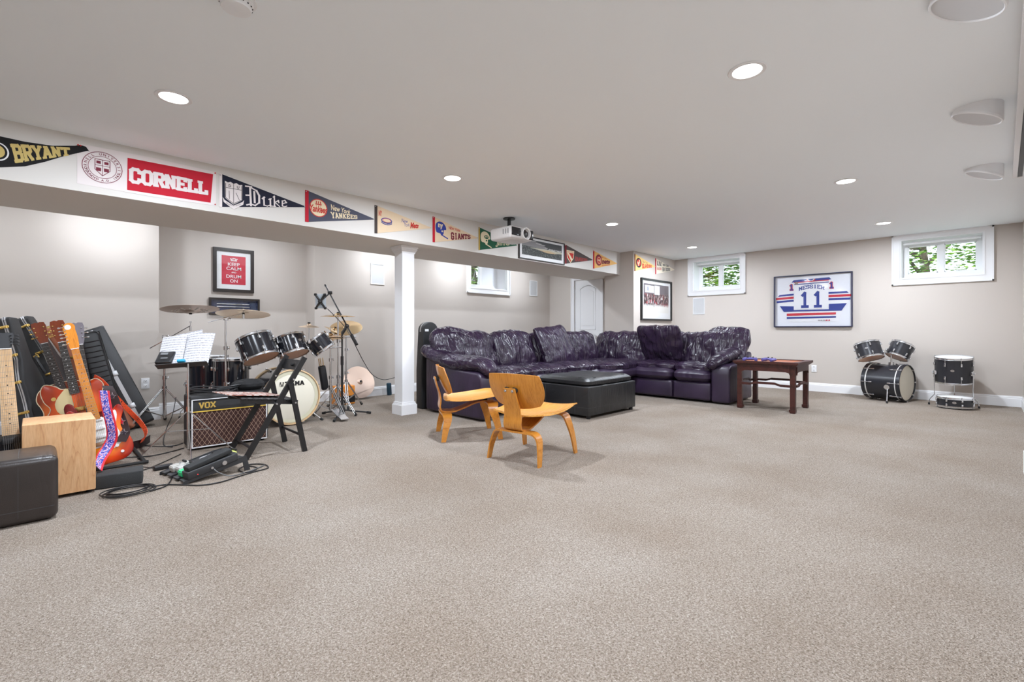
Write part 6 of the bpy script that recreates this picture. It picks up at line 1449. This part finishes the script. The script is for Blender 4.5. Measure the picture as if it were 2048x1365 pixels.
# navy pennant with crest
t, W, Hh, tip = pennant('navy pennant with white castle crest and white blackletter word', 1.105, 1.826, 2.055, 2.333, 2.186, feltn, whitef, bw=.022)
CW = PQ((446, 361), (446, 409), (487, 370), (487, 412))
def CP(m, pts, z0, z1): m.prism([CW(*q) for q in pts], z0, z1)
m = MB(); CP(m, [(.08, 1), (.22, .95), (.36, 1), (.5, .94), (.64, 1), (.78, .94), (.93, .98), (.92, .25), (.5, .02), (.10, .28)], .0036, .0044)
CP(m, [(-.02, .30), (.08, .18), (.5, -.02), (.92, .16), (1.02, .26), (.98, .05), (.5, -.20), (.02, .10)], .0036, .0050); m.obj('crest', whitef, t)
m = MB()
for a_, b_ in (((.12, .72), (.90, .72)), ((.5, .95), (.5, .08)), ((.28, .6), (.30, .25)), ((.62, .55), (.78, .25)), ((.12, .9), (.12, .3)), ((.9, .9), (.9, .3)), ((.12, .3), (.5, .06)), ((.5, .06), (.9, .26))): m.seg(CW(*a_), CW(*b_), .0035, .0044, .0052)
text(m, 'D', None, .0053, bold=.02, warp=lambda u, v: CW(.26 + .12 * u, .76 + .12 * v)); text(m, 'U', None, .0053, bold=.02, warp=lambda u, v: CW(.66 + .12 * u, .76 + .12 * v)); text(m, 'ERUDITIO ET RELIGIO', None, .0054, warp=lambda u, v: CW(.15 + .7 * u, -.06 + .07 * v - .10 * (1 - (2 * u - 1) ** 2) + .10)); m.obj('crest_lines', feltk, t)
m = MB(); DW = PQ((491, 372), (493, 411), (575, 401), (575, 414))
def bl(strokes, o0, o1, y1, w=.011):
    for k, (a_, b_) in enumerate(strokes):
        p, q = [DW(o0 + (o1 - o0) * x, y * y1) for x, y in (a_, b_)]; m.seg(p, q, w * (1 if abs(a_[1] - b_[1]) > abs(a_[0] - b_[0]) else .7), .0036, .0046 + k * 2e-5)
bl([((.3, 0), (.3, 1)), ((0, .98), (.4, 1.05)), ((.25, 1.02), (.75, .92)), ((.75, .92), (.92, .65)), ((.92, .65), (.90, .2)), ((.9, .2), (.6, .0)), ((.6, .0), (.3, .08)), ((.3, .08), (.02, .02)), ((.58, .2), (.58, .80)), ((0, .52), (.3, .56))], .0, .33, 1.0, .016)
bl([((.15, 0.1), (.15, 1)), ((0, .85), (.2, 1.05)), ((.15, .1), (.5, -.02)), ((.5, 0), (.85, .15)), ((.85, 0), (.85, 1)), ((.7, .9), (.95, 1.05)), ((.85, .05), (1.05, 0))], .38, .60, .60, .013)
bl([((.15, 0), (.15, 1.5)), ((0, 1.35), (.2, 1.55)), ((.2, .6), (.7, 1.0)), ((.7, 1.0), (.75, .7)), ((.3, .55), (.85, 0)), ((0, 0), (.3, 0))], .64, .82, .62, .012)
bl([((.15, .1), (.15, .85)), ((.15, .85), (.55, 1.05)), ((.55, 1.05), (.8, .75)), ((.8, .75), (.2, .45)), ((.15, .1), (.5, -.02)), ((.5, -.02), (.85, .12))], .84, 1.0, .80, .011)
m.obj('lettering', whitef, t)
# slate baseball pennant
t, W, Hh, tip = pennant('slate blue pennant with red band and round baseball emblem', 1.826, 2.552, 2.046, 2.343, 2.187, slatef, feltr)
m = MB(); c = LP(636.5, 416.5); m.disc(c, .085, .0036, .0042, 0); m.ring(c, .084, .008, .004, .0048, 1); text(m, 'Yankees', (c[0] - .085, c[1] - .045, c[0] + .085, c[1] + .025), .0050, 1, bold=.03, shear=.2)
m.b2((c[0] - .03, c[1] + .03, .004), (c[0] + .03, c[1] + .04, .005), 1); 
for x in (-.02, 0, .02): m.b2((c[0] + x - .005, c[1] + .042, .004), (c[0] + x + .004, c[1] + .066, .005), 1)
m.ring((c[0] - .12, c[1]), .10, .003, .004, .0046, 1, a0=-28, a1=28, n=10); m.ring((c[0] + .12, c[1]), .10, .003, .004, .0046, 1, a0=152, a1=208, n=10)
m.obj('emblem', [creamt, redt], t)
m = MB(); text(m, 'New York', None, Z, bold=.02, shear=.25, warp=PQ((659.5, 408), (662, 421), (701, 421), (700, 429))); slab(m, 'YANKEES', PQ((660.5, 424), (663, 437), (714.5, 431.5), (714.5, 438.5)), Z, 1.3, gap=.2); m.obj('lettering', creamt, t)
# cream baseball pennant (mascot left out)
t, W, Hh, tip = pennant('cream pennant with dark band, small stadium drawing and red script word', 2.558, 3.291, 2.043, 2.337, 2.208, creamf, mat('felt_dark_brown', (.06, .045, .04), .9))
m = MB(); c = LP(773, 442); m.ring(c, .062, .010, .0036, .0044, 0, ry=.026); m.ring((c[0], c[1] - .020), .062, .008, .0036, .0044, 0, ry=.022, a0=180, a1=360, n=20)
for k in range(9): x = c[0] - .057 + k * .0143; m.seg((x, c[1] - .007 - .015 * sin(pi * k / 8)), (x, c[1] - .033 - .015 * sin(pi * k / 8)), .004, .0036, .0044)
text(m, 'New', None, Z, bold=.0, shear=.3, warp=PQ((802, 437), (802.5, 445), (815.5, 440), (815.5, 447))); text(m, 'York', None, Z, bold=.0, shear=.3, warp=PQ((808, 446), (809, 453.5), (819, 447.5), (819, 454))); m.obj('blue_print', bluet, t)
m = MB(); m.ring((c[0], c[1] + .003), .050, .004, .0046, .0052, 0, ry=.020); text(m, 'NY', None, Z, bold=.03, warp=PQ((757, 421), (757, 432), (763.5, 422), (763.5, 433))); text(m, 'Mets', None, Z, bold=.05, shear=.35, warp=PQ((819, 444), (820, 457.5), (837, 448), (837, 457))); m.obj('red_print', redt, t)
# cream football pennant
def helmet(m, cx_, cy_, s_, mi, mi2):
    pts = [(-.9, .1), (-.8, .7), (-.3, 1.05), (.3, 1.0), (.8, .6), (.95, .05), (.55, -.05), (.5, -.55), (.2, -.85), (-.1, -.6), (-.7, -.5)]
    m.prism([(p.x * s_ + cx_, p.y * s_ + cy_) for p in spline([(a, b, 0) for a, b in pts], 4, close=True)], .0036, .0042, mi)
    m.seg((cx_ + .1 * s_, cy_ - .75 * s_), (cx_ + 1.2 * s_, cy_ - 1.15 * s_), .16 * s_, .0036, .0044, mi); m.disc((cx_ + .25 * s_, cy_ - .25 * s_), .13 * s_, .0042, .0048, mi2)
t, W, Hh, tip = pennant('cream pennant with dark blue football helmet and maroon slab lettering', 3.312, 4.017, 2.047, 2.343, 2.190, creamf, feltr)
m = MB(); c = LP(881, 459); helmet(m, c[0], c[1], .085, 0, 1); text(m, 'ny', (c[0] - .04, c[1], c[0] + .035, c[1] + .065), .0045, 1, bold=.04); m.obj('helmet_print', [bluet, creamt], t)
m = MB(); text(m, 'NEW YORK', None, Z, bold=.03, warp=PQ((897, 452.4), (897.4, 458.7), (920.8, 460.5), (920.8, 465))); m.obj('small_lettering', redt, t); m = MB(); slab(m, 'GIANTS', PQ((901, 465), (901.7, 480), (940.6, 470.5), (940.6, 478)), Z, 1.5, gap=.2); m.obj('lettering', maroon, t)
# green football pennant
t, W, Hh, tip = pennant('green pennant with white football helmet partly behind the projector', 4.034, 4.749, 2.04, 2.330, 2.190, greenf, mat('felt_mustard', (.45, .30, .06), .9), bw=.020)
m = MB(); c = LP(970, 478); helmet(m, c[0], c[1], .088, 0, 1); m.disc((c[0] + .02, c[1] + .025), .040, .0042, .0046, 1, ry=.024); text(m, 'JETS', (c[0] - .01, c[1] + .013, c[0] + .05, c[1] + .037), .0048, 0, bold=.02); m.obj('helmet_print', [creamt, greenf], t)
m = MB(); text(m, 'JETS', None, Z, bold=.06, shear=.1, warp=PQ((991.4, 480), (990.6, 494), (1019.3, 485), (1019.3, 493))); o = m.obj('lettering', creamt, t); m = MB(); text(m, 'JETS', None, Z + .0008, bold=-.005, shear=.1, warp=PQ((992.2, 481.3), (991.6, 492.6), (1018.6, 486), (1018.6, 492))); m.obj('letter_infill', greenf, t)
# grey brown shield pennant
t, W, Hh, tip = pennant('grey brown pennant with shield emblem right of the stadium photograph', 5.813, 6.563, 2.045, 2.333, 2.176, brownf, mat('felt_maroon', (.18, .02, .025), .9), bw=.045)
SW = PQ((1132.5, 500), (1132.5, 526), (1148, 503), (1148, 527))
def SP(m, pts, z0, z1, mi): m.prism([SW(*q) for q in pts], z0, z1, mi)
m = MB(); SP(m, [(0, 1), (1, 1), (.92, .40), (.52, 0), (.08, .40)], .0036, .0042, 0); SP(m, [(.08, .80), (.92, .80), (.84, .42), (.52, .08), (.16, .42)], .0042, .0046, 1); SP(m, [(.10, .78), (.32, .78), (.78, .30), (.60, .16)], .0046, .005, 0)
text(m, 'NEW YORK', None, .0046, 1, warp=lambda u, v: SW(.06 + .88 * u, .84 + .10 * v)); m.obj('shield_emblem', [creamt, redt], t)
m = MB(); slab(m, 'RANGERS', PQ((1149.4, 513.5), (1149.4, 523), (1174.4, 518), (1174.4, 522.4)), Z, 1.15, gap=.25); m.obj('lettering', redbrown, t)
# yellow basketball pennant
t, W, Hh, tip = pennant('orange yellow pennant with round basketball emblem at the end of the beam', 6.577, 7.314, 2.038, 2.331, 2.190, yellowf, feltr)
m = MB(); c = LP(1197, 520.6); m.disc(c, .095, .0036, .0042, 0); m.disc((c[0] + .01, c[1] - .004), .070, .0042, .0048, 1); m.ring((c[0] + .01, c[1] - .004), .052, .006, .0048, .0054, 2); text(m, 'net', (c[0] - .03, c[1] - .02, c[0] + .05, c[1] + .02), .0056, 2, bold=.03); m.obj('ball_emblem', [maroon, redt, creamt], t)
m = MB(); text(m, 'nets', None, Z, bold=.06, shear=.1, warp=PQ((1203.5, 518), (1203.5, 529), (1219.5, 520.5), (1219.5, 528))); m.obj('lettering', maroon, t); m = MB(); text(m, 'NEW YORK', None, Z, bold=.02, warp=PQ((1202, 513), (1202, 515.5), (1213, 517.5), (1213, 519.5))); m.seg(LP(1203.5, 531.5), LP(1219, 530), .008, .0036, .0046); m.obj('small_lettering', redt, t)
# two on the corner wall
t, W, Hh, tip = pennant('yellow pennant with round dark emblem, left one on the corner wall', 7.443, 8.193, 2.052, 2.350, 2.195, mat('felt_straw', (.80, .55, .20), .9), mat('felt_brown', (.22, .07, .03), .9), yb=YBLK)
m = MB(); c = LP(1277, 526); m.disc(c, .095, .0036, .0042, 0, ry=.085); m.disc(c, .072, .0042, .0048, 1, ry=.062); m.seg((c[0] - .02, c[1] - .05), (c[0] + .03, c[1] + .05), .018, .0048, .0054, 2); text(m, 'NY', (c[0] - .05, c[1] - .03, c[0] + .04, c[1] + .02), .0056, 2, bold=.02); m.obj('round_emblem', [feltn, redt, creamt], t)
m = MB(); text(m, 'New York', None, Z, bold=.0, shear=.2, warp=PQ((1284.5, 521), (1284.5, 525.6), (1295, 525), (1295, 528.5))); m.obj('small_lettering', maroon, t); m = MB(); text(m, 'ISLANDERS', None, Z, bold=.05, warp=PQ((1283.8, 527), (1283.8, 538), (1303.3, 530.6), (1303.3, 535.8))); m.obj('lettering', redt, t)
t, W, Hh, tip = pennant('pale cream pennant with dark stick figures, right one on the corner wall', 8.198, 8.985, 2.060, 2.352, 2.205, mat('felt_pale_cream', (.80, .73, .60), .9), feltr, yb=YBLK)
m = MB(); 
for k in range(3): c = LP(1315 + 3.2 * k, 526 + k * .5); x, y = c; m.disc((x, y + .02), .014, .0036, .0044, n=10); m.seg((x, y + .005), (x - .015, y - .04), .022, .0036, .0044); m.seg((x - .01, y - .03), (x + .03, y - .05), .008, .0036, .0044)
text(m, 'NEW YORK', None, Z, bold=.03, warp=PQ((1325.2, 527.5), (1325.2, 532.5), (1337, 531), (1337, 535))); slab(m, 'RAIDERS', PQ((1324.4, 535), (1324.4, 543.5), (1340, 537.5), (1340, 542)), Z, 1.2, gap=.2); m.obj('blue_print', feltn, t)
m = MB(); text(m, 'RAIDERS', None, Z, bold=.02, warp=PQ((1313.4, 534.7), (1313.4, 540.6), (1322.8, 536), (1322.8, 541))); m.obj('red_print', redt, t)

# front head logo of the big bass drum
m = MB(); F = T(0, 0, .2152) @ RZ(0)
text(m, 'TAMA', None, 0, bold=.02, M=F @ frame((0, 0, 0), V((1, 0, 0)), V((0, 1, 0)), V((0, 0, 1))), warp=boxwarp(-.075, .115, .105, .160)) if False else None
lf = frame((0, 0, .2156), V((1, 0, 0)), V((0, 1, 0)), V((0, 0, 1)))
slab(m, 'TAMA', lambda u, v: (-.075 + u * .200, .118 + v * .046 + .0 * u), 0, 1.35, M=lf, gap=.1); m.b2((-.125, .118, -.0004), (-.085, .162, .0002), 0, lf)
m.obj('lettering', black, BASS, smooth=False)
m = MB(); m.seg((-.118, .124), (-.108, .156), .009, .0003, .0008, 0, lf); m.seg((-.100, .156), (-.092, .124), .006, .0003, .0008, 0, lf); m.obj('logo_cutout', headc, BASS)

# projector on the ceiling
pw_ = mat('projector_white', (.78, .77, .76), .35); smoke = mat('projector_smoked_black', (.012, .012, .014), .12, coat=.5)
t = thing('projector', 'white ceiling-mounted video projector with round lens before the pennants', 'projector', T(4.17, 4.135, 2.18) @ RZ(-90))
# local: x forward (toward the screen wall), y to the projector's left, z up
m = MB(); m.rbox((0, 0, 0), (.37, .40, .150), .035, seg=5); m.rbox((.02, 0, -.03), (.30, .36, .11), .04, seg=4); m.obj('projector_body', pw_, t)
m = MB(); m.rbox((.182, -.105, .008), (.012, .15, .100), .005); m.rbox((.182, .04, .0), (.012, .16, .060), .005); m.obj('front_panel', smoke, t)
m = MB(); m.rbox((.178, .160, -.002), (.030, .075, .118), .014); m.obj('side_vent', smoke, t)
m = MB(); m.lathe([(.058, 0), (.074, .002), (.076, .042), (.070, .052), (.060, .048), (.056, .01)], n=36, M=T(.170, .045, -.002) @ RY(90), close=True); l = m.obj('lens_ring', pw_, t)
m = MB(); m.lathe([(0, .030), (.03, .026), (.058, .010)], n=32, M=T(.170, .045, -.002) @ RY(90)); m.obj('lens', smoke, l)
for x in (-.10, -.06, -.02): MB().box((x + .16, -.200, .010), (.018, .004, .06)).obj('vent_slot', mat('vent_grey', (.35, .35, .35), .6), t)
m = MB(); m.rbox((0, 0, .078), (.16, .14, .016), .006); m.obj('mount_bracket', pw_, t)
m = MB(); m.cyl((-.04, 0, .12), (-.04, 0, .216), .022, n=16); m.cyl((-.04, 0, .205), (-.04, 0, .218), .075, n=28)
for a in (40, 130, 220, 310): m.tube([(-.04, 0, .12), (-.04 + .10 * cos(R(a)), .10 * sin(R(a)), .085)], .010)
m.obj('ceiling_mount', mat('mount_black', (.012, .012, .012), .4), t)
